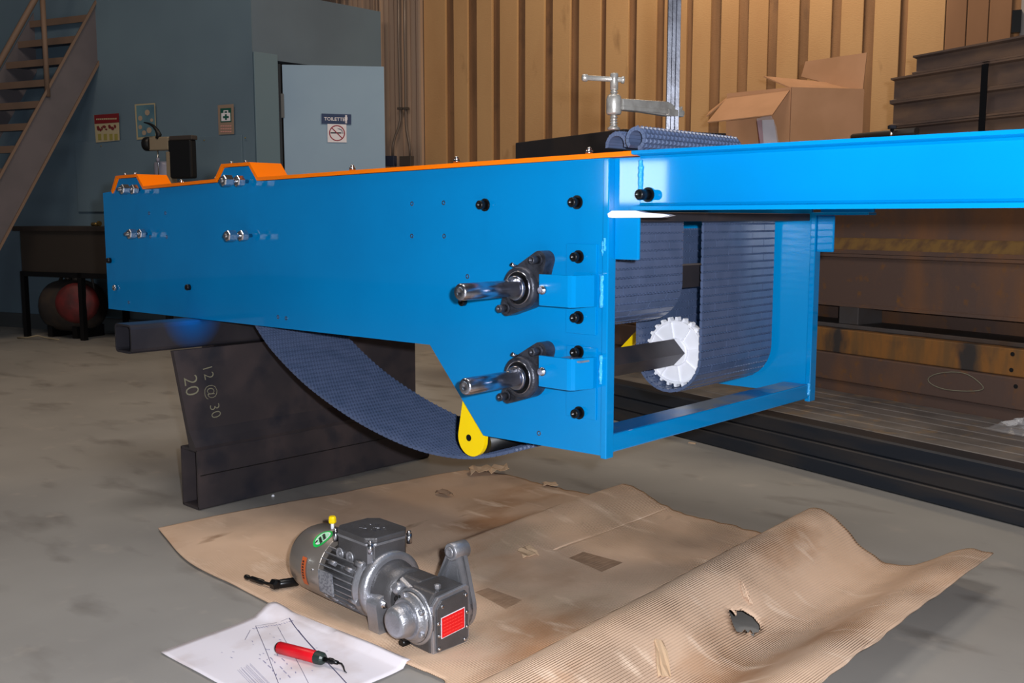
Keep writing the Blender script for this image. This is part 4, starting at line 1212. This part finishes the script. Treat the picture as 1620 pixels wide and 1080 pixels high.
def strap(zc, h=.064, topz=None):
    z0, z1 = zc - h / 2, zc + h / 2
    P_ = [(-1.259, Y0 - .004), (-1.259, Y0 - .014), (-1.272, Y0 - .056), (-1.278, Y0 - .0625), (-1.286, Y0 - .065), (-1.362, Y0 - .065), (-1.362, Y0 - .055), (-1.288, Y0 - .055), (-1.281, Y0 - .050), (-1.268, Y0 - .004)]
    o = MB().prism([(x, y, z0) for x, y in P_], (0, 0, z1 - z0)).build('adjuster_bracket', BLUE, cv, bevel=.0015)
    MB().lathe([(0, .009), (.004, .009), (.004, .0075), (.009, .007)], (-1.350, Y0 - .0655, zc), (0, -1, 0), 16).build('adjuster_screw', SHAFT, o)
    return o
strap(.755); s2 = strap(.588)
MB().box(-1.330, -1.262, Y0 - .052, Y0 - .0045, .6125, .616).build('stiffener', BLUE_TOP, cv)

# yellow lug and its small roller
lug = MB().prism([(x, Y0 + .012, z) for x, z in hull2([(-1.638, .393, .043), (-1.655, .50, .006), (-1.60, .47, .01)])], (0, .012, 0)).build('yellow_lug', YELLOW, cv, bevel=.001)
MB().lathe([(0, .008), (.001, .008)], (-1.645, Y0 + .0118, .393), (0, -1, 0), 16).build('lug_hole', BLACK, lug)
MB().cyl((-1.612, Y0 + .026, .385), (-1.612, Y0 + .34, .385), .026, 20).build('return_roller', BLACKP, cv)
yb = V((.064, 0, .062)).normalized()
MB().obox(V((-1.86, YF - .075, .466)), yb * .24, V((0, .012, 0)), V((.016, 0, -.016))).build('yellow_lug', YELLOW, cv)

# square shafts inside
MB().prism([(-1.442 + .034 * cos(a_), Y0 + .012, .560 + .034 * sin(a_)) for a_ in (0, pi / 2, pi, 1.5 * pi)], (0, 2.16 - Y0 - .012, 0)).build('square_shaft', STEELD, cv)
MB().box(-1.470, -1.414, Y0 + .012, YF - .001, .726, .782).build('square_shaft', STEELD, cv)
# white sprocket
SY, SX, SZ, SR = 2.165, -1.440, .560, .086
spk = empty('sprocket', (SX, SY, SZ), parent=cv)
mb = MB(); mb.lathe([(0, SR * .93), (.002, SR * .95), (.030, SR * .95), (.032, SR * .93)], (SX, SY, SZ), (0, 1, 0), 48)
mb.lathe([(0, SR * .42), (.004, SR * .42), (.006, SR * .38)], (SX, SY + .0, SZ), (0, -1, 0), 32)
mb.build('disc', WHITE, spk)
mb = MB()
for k in range(8):
    a_ = 2 * pi * k / 8 + .2
    d_ = V((cos(a_), 0, sin(a_))); q_ = V((-sin(a_), 0, cos(a_)))
    mb.obox(V((SX, SY - .004, SZ)) + d_ * SR * .4 - q_ * .0015, d_ * SR * .5, V((0, .005, 0)), q_ * .003)
mb.ring(circle((SX, SY - .004, SZ), (1, 0, 0), (0, 0, 1), SR * .95, 40), circle((SX, SY - .004, SZ), (1, 0, 0), (0, 0, 1), SR * .89, 40), (0, .005, 0))
mb.build('web_ribs', WHITE, spk)
tooth = None
for k in range(24):
    a_ = 2 * pi * k / 24
    M = Matrix.Translation((SX, SY, SZ)) @ Matrix.Rotation(-a_, 4, 'Y')
    if tooth is None:
        tooth = MB().prism([(SR * .94, 0, -.0050), (SR * 1.05, 0, -.0030), (SR * 1.05, 0, .0030), (SR * .94, 0, .0050)], (0, .016, 0)).build('tooth', WHITE, spk, center=(0, 0, 0))
        src_t = tooth
        tooth.parent = spk; tooth.matrix_parent_inverse = world_of(spk).inverted(); tooth.matrix_basis = M
    else: mesh_copy(src_t, spk, M)

# modular belts: every row is one link
PITCH_B = .0195
def link_mesh(width, studs, shift, name):
    """one belt row: lies in local xy, travel along x, width along y, outer face +z"""
    m_ = MB()
    t = .0075; p = PITCH_B
    n_mod = max(2, round(width / .115)); 
    edges = [0.0] + [((k + shift) * width / n_mod) for k in range(0 if shift else 1, n_mod)] + [width]
    for a_, b_ in zip(edges[:-1], edges[1:]):
        if b_ - a_ < .01: continue
        a_ += .0011; b_ -= .0011
        m_.box(-p * .37, p * .37, a_, b_, -t * .5, t * .5)
    nt_ = int(width / .013)
    tw_ = width / nt_
    for k in range(nt_):
        y = k * tw_
        for sx, ya_, yb_ in ((1, .08, .46), (-1, .54, .92)):
            xa_, xb_, xm_ = sx * p * .36, sx * p * .60, sx * p * .50
            y0_, y1_ = y + tw_ * ya_, y + tw_ * yb_
            vv = [(xa_, y0_, -t * .4), (xb_, y0_, -t * .2), (xb_, y0_, t * .2), (xm_, y0_, t * .62), (xa_, y0_, t * .3)]
            vv += [(a_, y1_, c_) for a_, _, c_ in vv]
            ff_ = [(0, 1, 2, 3, 4), (9, 8, 7, 6, 5), (0, 5, 6, 1), (1, 6, 7, 2), (2, 7, 8, 3), (3, 8, 9, 4), (4, 9, 5, 0)]
            m_.add(vv, ff_ if sx > 0 else [f[::-1] for f in ff_])
    if studs:
        ns_ = int(width / .0095)
        for k in range(ns_):
            for r_, xo in ((0, -p * .25), (1, p * .25)):
                y = (k + .25 + .5 * r_) * width / ns_
                h = .0032; s_ = .0031
                sg_ = studs
                m_.add([(xo - s_, y - s_, sg_ * t * .5), (xo + s_, y - s_, sg_ * t * .5), (xo + s_, y + s_, sg_ * t * .5), (xo - s_, y + s_, sg_ * t * .5), (xo, y, sg_ * (t * .5 + h))],
                       [(0, 1, 4), (1, 2, 4), (2, 3, 4), (3, 0, 4)] if sg_ > 0 else [(1, 0, 4), (2, 1, 4), (3, 2, 4), (0, 3, 4)])
    me = bpy.data.meshes.new(name); me.from_pydata([tuple(v_) for v_ in m_.v], [], m_.f); me.materials.append(BELT); me.update()
    return me
def belt_along(parent, path, ystart, width, studs=0, flip=1, maxn=300):
    """path: list of (x, z); links placed every pitch"""
    ms = [link_mesh(width, studs, sh, 'belt_link') for sh in (0, .5)]
    pts = [V((x, 0, z)) for x, z in path]
    acc = 0; cum = [0]
    for a_, b_ in zip(pts[:-1], pts[1:]): acc += (b_ - a_).length; cum.append(acc)
    n = int(acc / PITCH_B); out_ = []
    j = 0
    for k in range(n):
        s_ = (k + .5) * PITCH_B
        while cum[j + 1] < s_: j += 1
        f_ = (s_ - cum[j]) / (cum[j + 1] - cum[j])
        c = pts[j].lerp(pts[j + 1], f_)
        # smoothed tangent
        def at(s):
            s = max(0, min(acc - 1e-6, s)); i = 0
            while cum[i + 1] < s: i += 1
            return pts[i].lerp(pts[i + 1], (s - cum[i]) / (cum[i + 1] - cum[i]))
        t = (at(s_ + PITCH_B * .5) - at(s_ - PITCH_B * .5)).normalized()
        zn = V((-t.z, 0, t.x)) * flip
        yv = zn.cross(t)
        yo = ystart if yv.y > 0 else ystart + width
        M = Matrix(((t.x, yv.x, zn.x, c.x), (t.y, yv.y, zn.y, yo), (t.z, yv.z, zn.z, c.z), (0, 0, 0, 1)))
        o = bpy.data.objects.new('belt_link', ms[k % 2]); COL.objects.link(o)
        o.parent = parent; o.matrix_parent_inverse = world_of(parent).inverted(); o.matrix_basis = M
        out_.append(o)
    return out_
RB = .0955
# lower belt loop around the sprocket
lb = empty('drive_belt', (SX, 2.12, SZ), parent=cv)
path = [(SX + RB, .905)] + [(SX + RB, .905 - k * .02) for k in range(1, 17)]
path += [(SX + RB * cos(a_), SZ + RB * sin(a_)) for a_ in [-pi * k / 24 for k in range(0, 25)]]
path += [(SX - RB, SZ + .02 * k) for k in range(1, 17)]
belt_along(lb, path, 2.128, .352, studs=0, flip=1)
# upper belt around the upper shaft
ub = empty('upper_belt', (SX, 1.70, .754), parent=cv)
path = [(SX + RB, .905), (SX + RB, .88)] + [(SX + RB * cos(a_), .752 + RB * sin(a_)) for a_ in [-pi * k / 24 for k in range(0, 20)]]
belt_along(ub, path, 1.690, .350, studs=0, flip=1)
# slack belt hanging below
hb = empty('hanging_belt', (-2.0, 1.64, .34), parent=cv)
keys = [(-2.66, .70), (-2.61, .645), (-2.55, .589), (-2.467, .524), (-2.317, .446), (-2.149, .387), (-1.992, .350), (-1.846, .331), (-1.711, .333), (-1.605, .352), (-1.505, .384)]
path = []
for i in range(len(keys) - 1):
    p0_, p1_, p2_, p3_ = (V(keys[max(0, i - 1)]), V(keys[i]), V(keys[i + 1]), V(keys[min(len(keys) - 1, i + 2)]))
    for k in range(6):
        t = k / 6
        q = .5 * ((2 * p1_) + (p2_ - p0_) * t + (2 * p0_ - 5 * p1_ + 4 * p2_ - p3_) * t * t + (-p0_ + 3 * p1_ - 3 * p2_ + p3_) * t ** 3)
        path.append((q.x, q.y))
path.append(keys[-1])
belt_along(hb, path, 1.642, .285, studs=1, flip=1)

# ---------------------------------------------------------------- belt ends rolled over on top of the rail
def roll(cx, cz, r, y0, wid, a0, a1, name, lab, n=20):
    e = empty(name, (cx, y0, cz - r), lab, 'belt', 'belt ends on top of the conveyor')
    path = [(cx + r * cos(a0 + (a1 - a0) * k / n), cz + r * sin(a0 + (a1 - a0) * k / n)) for k in range(n + 1)]
    belt_along(e, path, y0, wid, studs=0, flip=1)
    # ribbed outer crowns
    return e
RB2 = .0245
def ribbed_roll(cx, cz, r, y0, wid, a0, a1, lab):
    e = empty('rolled_belt', (cx, y0, 1.03), lab, 'belt')
    steps = 12; th_ = .0075
    for k in range(steps):
        b0 = a0 + (a1 - a0) * k / steps; b1 = a0 + (a1 - a0) * (k + .94) / steps
        m_ = MB()
        def pt(a_, rr, y): return V((cx + rr * cos(a_), y, cz + rr * sin(a_)))
        nb = 26; wv_ = wid / nb
        m_.add([pt(b0, r, y0), pt(b1, r, y0), pt(b1, r + th_, y0), pt(b0, r + th_, y0), pt(b0, r, y0 + wid), pt(b1, r, y0 + wid), pt(b1, r + th_, y0 + wid), pt(b0, r + th_, y0 + wid)],
               [(0, 1, 2, 3), (7, 6, 5, 4), (3, 2, 6, 7), (4, 5, 1, 0), (0, 3, 7, 4), (1, 5, 6, 2)])
        bm2 = (b0 + b1) / 2
        for q in range(nb):
            y = y0 + (q + .15 + .35 * (k % 2)) * wv_
            m_.add([pt(b0, r + th_, y), pt(b1, r + th_, y), pt(b1, r + th_, y + wv_ * .5), pt(b0, r + th_, y + wv_ * .5), pt(bm2, r + th_ + .003, y + wv_ * .25)],
                   [(0, 1, 4), (1, 2, 4), (2, 3, 4), (3, 0, 4)])
        # fix winding of solids where the arc runs clockwise
        m_.build('belt_link', BELT, e)
    return e
r2 = ribbed_roll(-1.188, 1.0535, .0162, 1.632, .36, -.5 * pi + .3, 1.5 * pi - .3 - .5, 'larger grey-blue rolled belt end, right of the clamp screw on the rail')
r1 = ribbed_roll(-1.262, 1.0455, .0200, 1.668, .15, -.15, pi + .15, 'smaller arched grey-blue belt end under the clamp screw')
# ---------------------------------------------------------------- bar clamp
S_ = V((-1.300, 1.690, 0)); Bq = V((-1.262, 1.862, 0))
S_ = V((-1.272, 1.672, 0)); Bq = V((-1.2455, 1.842, 0))
ad = (Bq - S_).normalized(); ax2 = V((-ad.y, ad.x, 0))
ck = empty('bar_clamp', V((Bq.x, Bq.y, .93)), 'worn steel bar clamp pressing on the belt end, its bar rising out of frame', 'clamp')
mb = MB()
w_, tk = .0135, .0065
prof = [(-w_, -tk), (w_, -tk), (w_, -tk * .3), (w_ * .55, -tk * .15), (w_ * .55, tk * .15), (w_, tk * .3), (w_, tk), (-w_, tk), (-w_, tk * .3), (-w_ * .55, tk * .15), (-w_ * .55, -tk * .15), (-w_, -tk * .3)]
Rr = CR; Rf = V((-sin(YAW), cos(YAW), 0))
gp = [(-w_, -tk), (-w_ * .35, -tk), (-w_ * .28, -tk * .45), (w_ * .28, -tk * .45), (w_ * .35, -tk), (w_, -tk), (w_, tk), (-w_, tk)]
mb.prism([Bq + Rr * x + Rf * y + V((0, 0, .93)) for x, y in gp], V((0, 0, .62)))
mb.build('bar', SHAFT, ck, bevel=.0006)
z1_ = 1.124
arm = MB()
ra = (Bq - S_).length
def arms(t, z, y): return S_ + ad * t + ax2 * y + V((0, 0, z))
arm_pts = [(.018, z1_ - .004), (.018, z1_ + .017), (ra - .025, z1_ + .020), (ra - .012, z1_ + .018), (ra + .012, z1_ + .006), (ra + .024, z1_ + .014), (ra + .024, z1_ - .009), (ra - .02, z1_ - .010)]
arm.prism([arms(t, z, -.008) for t, z in arm_pts], ax2 * .016)
arm.obox(arms(.015, z1_ - .006, -.0115), ad * (ra + .012), ax2 * .023, V((0, 0, .009)))
arm.obox(arms(ra - .024, z1_ - .0095, -.0125), ad * .048, ax2 * .025, V((0, 0, .014)))
arm.build('sliding_arm', CLAMPM, ck, bevel=.002)
MB().lathe([(-.018, .013), (-.014, .0155), (.012, .0155), (.018, .014), (.022, .011)], S_ + V((0, 0, z1_ + .002)), (0, 0, 1), 20).build('threaded_boss', CLAMPM, ck)
pf = [(0, .0075)]
zz_ = 0; zb_, zt2 = 1.078, 1.168
while zz_ < zt2 - zb_ - .012:
    pf += [(zz_ + .001, .0058), (zz_ + .0025, .0082), (zz_ + .004, .0082), (zz_ + .0055, .0058)]; zz_ += .0055
MB().lathe(pf, S_ + V((0, 0, zb_)), (0, 0, 1), 14, smooth=False).build('screw', CLAMPM, ck)
MB().lathe([(0, .0082), (.030, .0082), (.032, .007)], S_ + V((0, 0, 1.158)), (0, 0, 1), 16).build('screw_head', CLAMPM, ck)
hd = (CR * 1.0 + Rf * .12).normalized()
hc = S_ + V((0, 0, 1.178))
MB().lathe([(-.066, .0052), (-.064, .0075), (-.056, .0075), (-.054, .0052), (.014, .0052), (.016, .0075), (.020, .0075), (.021, .005)], hc, (hd + V((0, 0, -.04))).normalized(), 14).build('tommy_bar', CLAMPM, ck)
MB().lathe([(0, .012), (.004, .013), (.008, .008)], S_ + V((0, 0, 1.0775)), (0, 0, 1), 16).build('pressure_pad', CLAMPM, ck)
MB().obox(arms(.0, .935, -.008), ad * ra, ax2 * .016, V((0, 0, .02))).build('fixed_jaw', CLAMPM, ck)

# ---------------------------------------------------------------- geared motor on the cardboard
TH = radians(-2.5)
GM = Matrix.Translation((-1.468, 1.392, 0.008)) @ Matrix.Rotation(TH, 4, 'Z')
gm = empty('gear_motor', (GM @ V((-.25, 0, 0))), 'grey cast gear motor with brown fan cover and red name plate, lying on the cardboard', 'motor')
def G(): return MB(GM)
AZ = .083
AY = -.002
# fan cover
fc = G().lathe([(-.508, .020), (-.507, .050), (-.502, .066), (-.493, .075), (-.482, .0795), (-.366, .0810), (-.364, .079)], (0, AY, AZ), (1, 0, 0), 48).build('fan_cover', COVER, gm)
def on_cover(x, ang, r=.0817): return V((x, AY + r * cos(ang), AZ + r * sin(ang)))
def cover_patch(x0, x1, a0, a1, m, name, r=.0817, ell=False, parent=fc, n=14):
    mb = G(); vs_l = []; 
    if ell:
        cx, ca, rx, ra_ = (x0 + x1) / 2, (a0 + a1) / 2, (x1 - x0) / 2, (a1 - a0) / 2
        vs_l.append(on_cover(cx, ca, r))
        for k in range(n * 2): vs_l.append(on_cover(cx + rx * cos(pi * k / n), ca + ra_ * sin(pi * k / n), r))
        for rr_ in (.5,): pass
        fs_l = [(0, 1 + k, 1 + (k + 1) % (2 * n)) for k in range(2 * n)]
        # orient outwards
        mb.add(vs_l, [f[::-1] for f in fs_l])
    else:
        for k in range(n + 1):
            a_ = a0 + (a1 - a0) * k / n
            vs_l += [on_cover(x0, a_, r), on_cover(x1, a_, r)]
        mb.add(vs_l, [(2 * k, 2 * k + 2, 2 * k + 3, 2 * k + 1) for k in range(n)])
    return mb.build(name, m, parent)
# angles: -y side is pi, top is pi/2
a_s = radians(118)
cover_patch(-.425, -.382, radians(98), radians(138), GREEN, 'green_sticker', .0821, True)
cover_patch(-.419, -.388, radians(103), radians(133), SIGNW, 'sticker_ring', .0824, True)
cover_patch(-.4165, -.3905, radians(105.5), radians(130.5), LGREEN, 'sticker_field', .0827, True)
mb = G()
random.seed(9)
for k in range(9):
    a_ = radians(110 + k * 2.0); x = -.4125 + (k % 4) * .0052
    mb.add([on_cover(x, a_, .0830), on_cover(x + .0065, a_, .0830), on_cover(x + .005, a_ + radians(6), .0830), on_cover(x + .001, a_ + radians(5), .0830)], [(0, 3, 2, 1)])
mb.build('sticker_emblem', DKINK, fc)
cover_patch(-.430, -.412, radians(158), radians(206), ORLBL, 'orange_label', .0821)
mb = G()
for k in range(7):
    a_ = radians(164 + k * 4.6)
    mb.add([on_cover(-.4265, a_, .0825), on_cover(-.4195, a_, .0825), on_cover(-.4195, a_ + radians(3), .0825), on_cover(-.4265, a_ + radians(3), .0825)], [(0, 2, 3, 1)[::-1] if False else (0, 1, 2, 3)])
mb.build('label_lettering', mat('label_ink', (70, 34, 22), .6), fc)
G().lathe([(0, .004), (.003, .0035)], on_cover(-.384, radians(172), .0808), (0, -1, .1), 10).build('cover_screw', CHROME, fc)
# yellow breather on top
G().cyl((-.425, AY + .004, AZ + .076), (-.425, AY + .004, AZ + .096), .0042, 12).build('breather_stem', WHITE, fc)
G().lathe([(0, .0085), (.003, .0095), (.012, .009), (.016, .007)], (-.425, AY + .004, AZ + .094), (0, 0, 1), 8, False).build('yellow_cap', YELLOW, fc)
# stator body and fins
body = G().lathe([(-.368, .066), (-.235, .066)], (0, AY, AZ), (1, 0, 0), 36).build('motor_body', ALUD, gm)
nf = 34
fin0 = None
for k in range(nf):
    a_ = 2 * pi * k / nf
    if radians(62) < a_ < radians(118): continue
    R_ = GM @ Matrix.Translation((0, AY, AZ)) @ Matrix.Rotation(a_, 4, 'X')
    if fin0 is None:
        fin0 = MB().box(-.370, -.237, .064, .0800, -.0013, .0013).build('cooling_fin', ALU, body, center=(0, 0, 0)); fin0.matrix_basis = R_
    else: mesh_copy(fin0, body, R_)
G().obox((-.352, AY - .0842, AZ - .030), (.052, 0, 0), (0, .004, 0), (0, -.004, .052)).build('rating_plate', mat('rating_plate', (156, 158, 164), .45, .4, c2=(120, 122, 130), scale=160, lo=.48, hi=.54), body)
for x_ in (-.335, -.272):
    for a_ in (radians(150), radians(215)):
        p = V((x_, AY + .077 * cos(a_), AZ + .077 * sin(a_)))
        G().cyl(p, p + V((.022, 0, 0)), .0055, 8).build('tie_lug', ALU, body)
# end shield and flange
G().lathe([(-.240, .066), (-.238, .0790), (-.228, .0795), (-.222, .072), (-.216, .072), (-.212, .0790), (-.192, .0790), (-.190, .070)], (0, AY, AZ), (1, 0, 0), 48).build('end_shield', ALU, gm)
for a_ in (radians(45), radians(135), radians(200), radians(-20)):
    p = V((-.252, AY + .074 * cos(a_), AZ + .074 * sin(a_)))
    G().cyl(p, p + V((.030, 0, 0)), .0085, 10).build('clamp_boss', ALU, gm)
# terminal box
TX0, TX1, TY0, TY1 = -.340, -.200, -.056, .060
def octa(x0, x1, y0, y1, z, c): return [(x0 + c, y0, z), (x1 - c, y0, z), (x1, y0 + c, z), (x1, y1 - c, z), (x1 - c, y1, z), (x0 + c, y1, z), (x0, y1 - c, z), (x0, y0 + c, z)]
tbx = G().prism(octa(TX0 + .004, TX1 - .004, TY0 + .004, TY1 - .004, .128, .012), (0, 0, .053)).build('terminal_box', ALUD, gm, bevel=.0015)
G().prism(octa(TX0 + .012, TX1 - .012, TY0 + .012, TY1 - .012, .110, .012), (0, 0, .020)).build('box_pedestal', ALUD, tbx)
G().prism(octa(TX0 + .001, TX1 - .001, TY0 + .001, TY1 - .001, .1815, .017), (0, 0, .006)).build('gasket_rim', ALU, tbx, bevel=.0012)
G().prism(octa(TX0, TX1, TY0, TY1, .188, .019), (0, 0, .012)).build('box_lid', ALUD, tbx, bevel=.003)
mb = G(); random.seed(12)
for k in range(46):
    a_ = random.uniform(0, 2 * pi); rr_ = random.uniform(.006, .030)
    x, y = -.270 + rr_ * cos(a_) * 1.0, -.002 + rr_ * sin(a_)
    l_ = random.uniform(.003, .008)
    mb.obox((x, y, .1998), (l_ * cos(a_ + .2), l_ * sin(a_ + .2), 0), (-.0008 * sin(a_), .0008 * cos(a_), 0), (0, 0, .0005))
mb.build('scuff_marks', CHROME, tbx)
for x_, y_ in ((TX0 + .006, TY0 + .004), (TX1 - .006, TY0 + .006), (TX1 - .004, TY1 - .004), (TX0 + .006, TY1 - .006)):
    mb = G(); mb.lathe([(0, .0065), (.022, .0065)], (x_, y_, .167), (0, 0, 1), 12); mb.lathe([(0, .0048), (.006, .0045), (.007, .003)], (x_, y_, .189), (0, 0, 1), 12)
    mb.build('lid_screw', CHROME, tbx)
G().obox((TX1 - .013, TY0 + .0022, .135), (.010, .004, 0), (0, .004, 0), (0, 0, .045)).build('corner_rib', ALU, tbx)
for x_ in (-.316, -.278):
    G().lathe([(0, .0135), (.004, .0135), (.005, .011), (.003, .009), (.003, .004), (.006, .003)], (x_, TY0 + .0045, .142), (0, -1, 0), 24).build('cable_plug', ALU, tbx)
# adapter with foot
G().lathe([(-.198, .064), (-.180, .060), (-.165, .054), (-.130, .054)], (0, AY, AZ), (1, 0, 0), 36).build('adapter', ALUD, gm)
ft = G().prism([(-.190, y, z) for y, z in hull2([(-.052, .064, .024), (-.062, .008, .008), (-.032, .008, .008)])], (.036, 0, 0)).build('mounting_foot', ALU, gm, bevel=.003)
G().lathe([(0, .011), (.002, .011), (.002, .0075), (.010, .007)], (-.154, -.054, .070), (1, 0, 0), 14).build('foot_bolt', CHROME, ft)
G().prism([(-.190, y, z) for y, z in hull2([(.056, .064, .022), (.062, .008, .008), (.036, .008, .008)])], (.030, 0, 0)).build('mounting_foot', ALU, gm, bevel=.003)
# gearbox housing
hb_ = G()
Pp = [(-.050, .0), (.046, .0), (.052, .014), (.052, .112), (.044, .128), (-.036, .128), (-.050, .112)]
hb_.prism([(-.160, y, z) for y, z in [(-.040, .006), (.042, .006), (.050, .020), (.050, .100), (.030, .131), (-.018, .131), (-.040, .104)]], (.084, 0, 0))
hb_.prism([(-.078, y, z) for y, z in Pp], (.070, 0, 0))
hs_ = hb_.build('gearbox_housing', ALUD, gm, bevel=.004)
G().prism([(-.0085, y, z) for y, z in [(-.048, .0), (.044, .0), (.052, .012), (.052, .122), (.046, .127), (-.034, .119), (-.048, .104)]], (.0085, 0, 0)).build('gearbox_rim', ALU, gm, bevel=.0015)
cvp = G().prism([(.0005, y, z) for y, z in [(-.040, .005), (.036, .005), (.045, .014), (.045, .108), (.038, .118), (-.026, .112), (-.040, .096)]], (.004, 0, 0)).build('cover_plate', ALUD, gm, bevel=.001)
for y, z in ((-.036, .012), (-.036, .040), (-.038, .066), (-.027, .100), (.038, .108), (.041, .070), (.041, .038), (.034, .012)):
    G().lathe([(0, .0042), (.003, .0038), (.004, .002)], (.0045, y, z), (1, 0, 0), 10).build('cover_screw', CHROME, cvp)
rp = G().obox((.0046, -.0285, .033), (0, .062, .006), (.0012, 0, 0), (0, 0, .042)).build('name_plate', REDL, gm)
G().obox((.0044, -.0300, .0315), (0, .065, .0063), (.0010, 0, 0), (0, 0, .045)).build('name_plate_border', SIGNW, rp)
mb = G()
for k in range(5):
    for j in range(7):
        mb.obox((.0059, -.0245 + j * .0078, .0385 + k * .0072 + j * .00075), (0, .0058, .00055), (.0002, 0, 0), (0, 0, .0022 if k != 4 else .003))
mb.build('name_plate_lettering', mat('plate_lettering', (246, 60, 56), .5), rp)
G().lathe([(0, .006), (.004, .0075), (.010, .0075), (.012, .005)], (-.020, -.018, .1275), (0, 0, 1), 6, False).build('vent_plug', ALU, gm)
mb = G()
mb.obox((-.120, -.036, .118), (.042, -.004, -.012), (0, .010, .004), (0, -.004, .012)); mb.build('cast_rib', ALU, gm, bevel=.002)
G().lathe([(0, .016), (.010, .013), (.016, .008)], (-.118, -.040, .108), (-.1, -.6, .5), 14).build('cast_boss', ALU, gm)
# output flange with end cap on the camera side
OX, OZ = -.058, .068
of = G().lathe([(0, .060), (.006, .060), (.008, .055), (.008, .0535), (.014, .0535), (.016, .051), (.017, .046), (.026, .044), (.028, .041)], (OX, -.046, OZ), (0, -1, 0), 48).build('output_flange', ALU, gm)
G().lathe([(0, .0545), (.0012, .0545)], (OX, -.0555, OZ), (0, -1, 0), 48).build('shadow_ring', BLACKP, of)  # black ring standing in for the shadow in the flange step
G().lathe([(0, .0365), (.018, .0350), (.029, .0325), (.034, .0285), (.036, .022), (.0365, .0)], (OX, -.072, OZ), (0, -1, 0), 40, caps=False).build('end_cap', ALU, of)
for a_, m__ in ((radians(105), ALU), (radians(135), BLACK), (radians(-105), BLACK), (radians(30), ALU), (radians(-30), ALU)):
    p = V((OX + .0475 * cos(a_), -.060, OZ + .0475 * sin(a_)))
    G().lathe([(0, .007), (.008, .007), (.010, .005)], p, (0, -1, 0), 10).build('flange_bolt', m__, of)
G().lathe([(0, .0095), (.012, .0095), (.018, .0085)], (OX - .020, -.052, .008), (0, -1, .0), 10).build('drain_plug', BLACK, of)
# torque arm on the far side
ta_e = (-.046, .187)
H_ = hull2([(OX, OZ, .058), (ta_e[0], ta_e[1], .013)])
arm_ = G().prism([(x, .056, z) for x, z in H_], (0, .008, 0)).build('torque_arm', ALU, gm, bevel=.002)
mb = G()
Hi = hull2([(OX, OZ, .051), (ta_e[0], ta_e[1], .008)])
def rim(Ho_, y0, y1):
    n_ = len(Ho_)
    cx = sum(p[0] for p in Ho_) / n_; 
    for i in range(n_):
        (xa_, za_), (xb_, zb_) = Ho_[i], Ho_[(i + 1) % n_]
        L_ = sqrt((xb_ - xa_) ** 2 + (zb_ - za_) ** 2)
        if L_ < 1e-5: continue
        nx_, nz_ = -(zb_ - za_) / L_, (xb_ - xa_) / L_
        mb.obox((xa_, y0, za_), (xb_ - xa_, 0, zb_ - za_), (0, y1 - y0, 0), (nx_ * .005, 0, nz_ * .005))
rim(H_, .046, .074)
mb.build('arm_rim', ALU, arm_)
mb = G()
for dx_ in (-.012, .012):
    mb.obox((OX + dx_ * 2.2 - .002, .050, OZ + .045), (.004, 0, 0), (0, .02, 0), (ta_e[0] - OX - dx_ * 1.6, 0, ta_e[1] - OZ - .055))
mb.build('arm_rib', ALU, arm_)
G().lathe([(0, .0175), (.0015, .019), (.042, .019), (.0435, .0175)], (ta_e[0], .040, ta_e[1]), (0, 1, 0), 30).build('arm_eye', ALU, arm_)
G().lathe([(0, .0125), (.002, .012), (.003, .0075), (.0015, .0065), (.0015, .004)], (ta_e[0], .0385, ta_e[1]), (0, -1, 0), 24).build('eye_bushing', ALU, arm_)
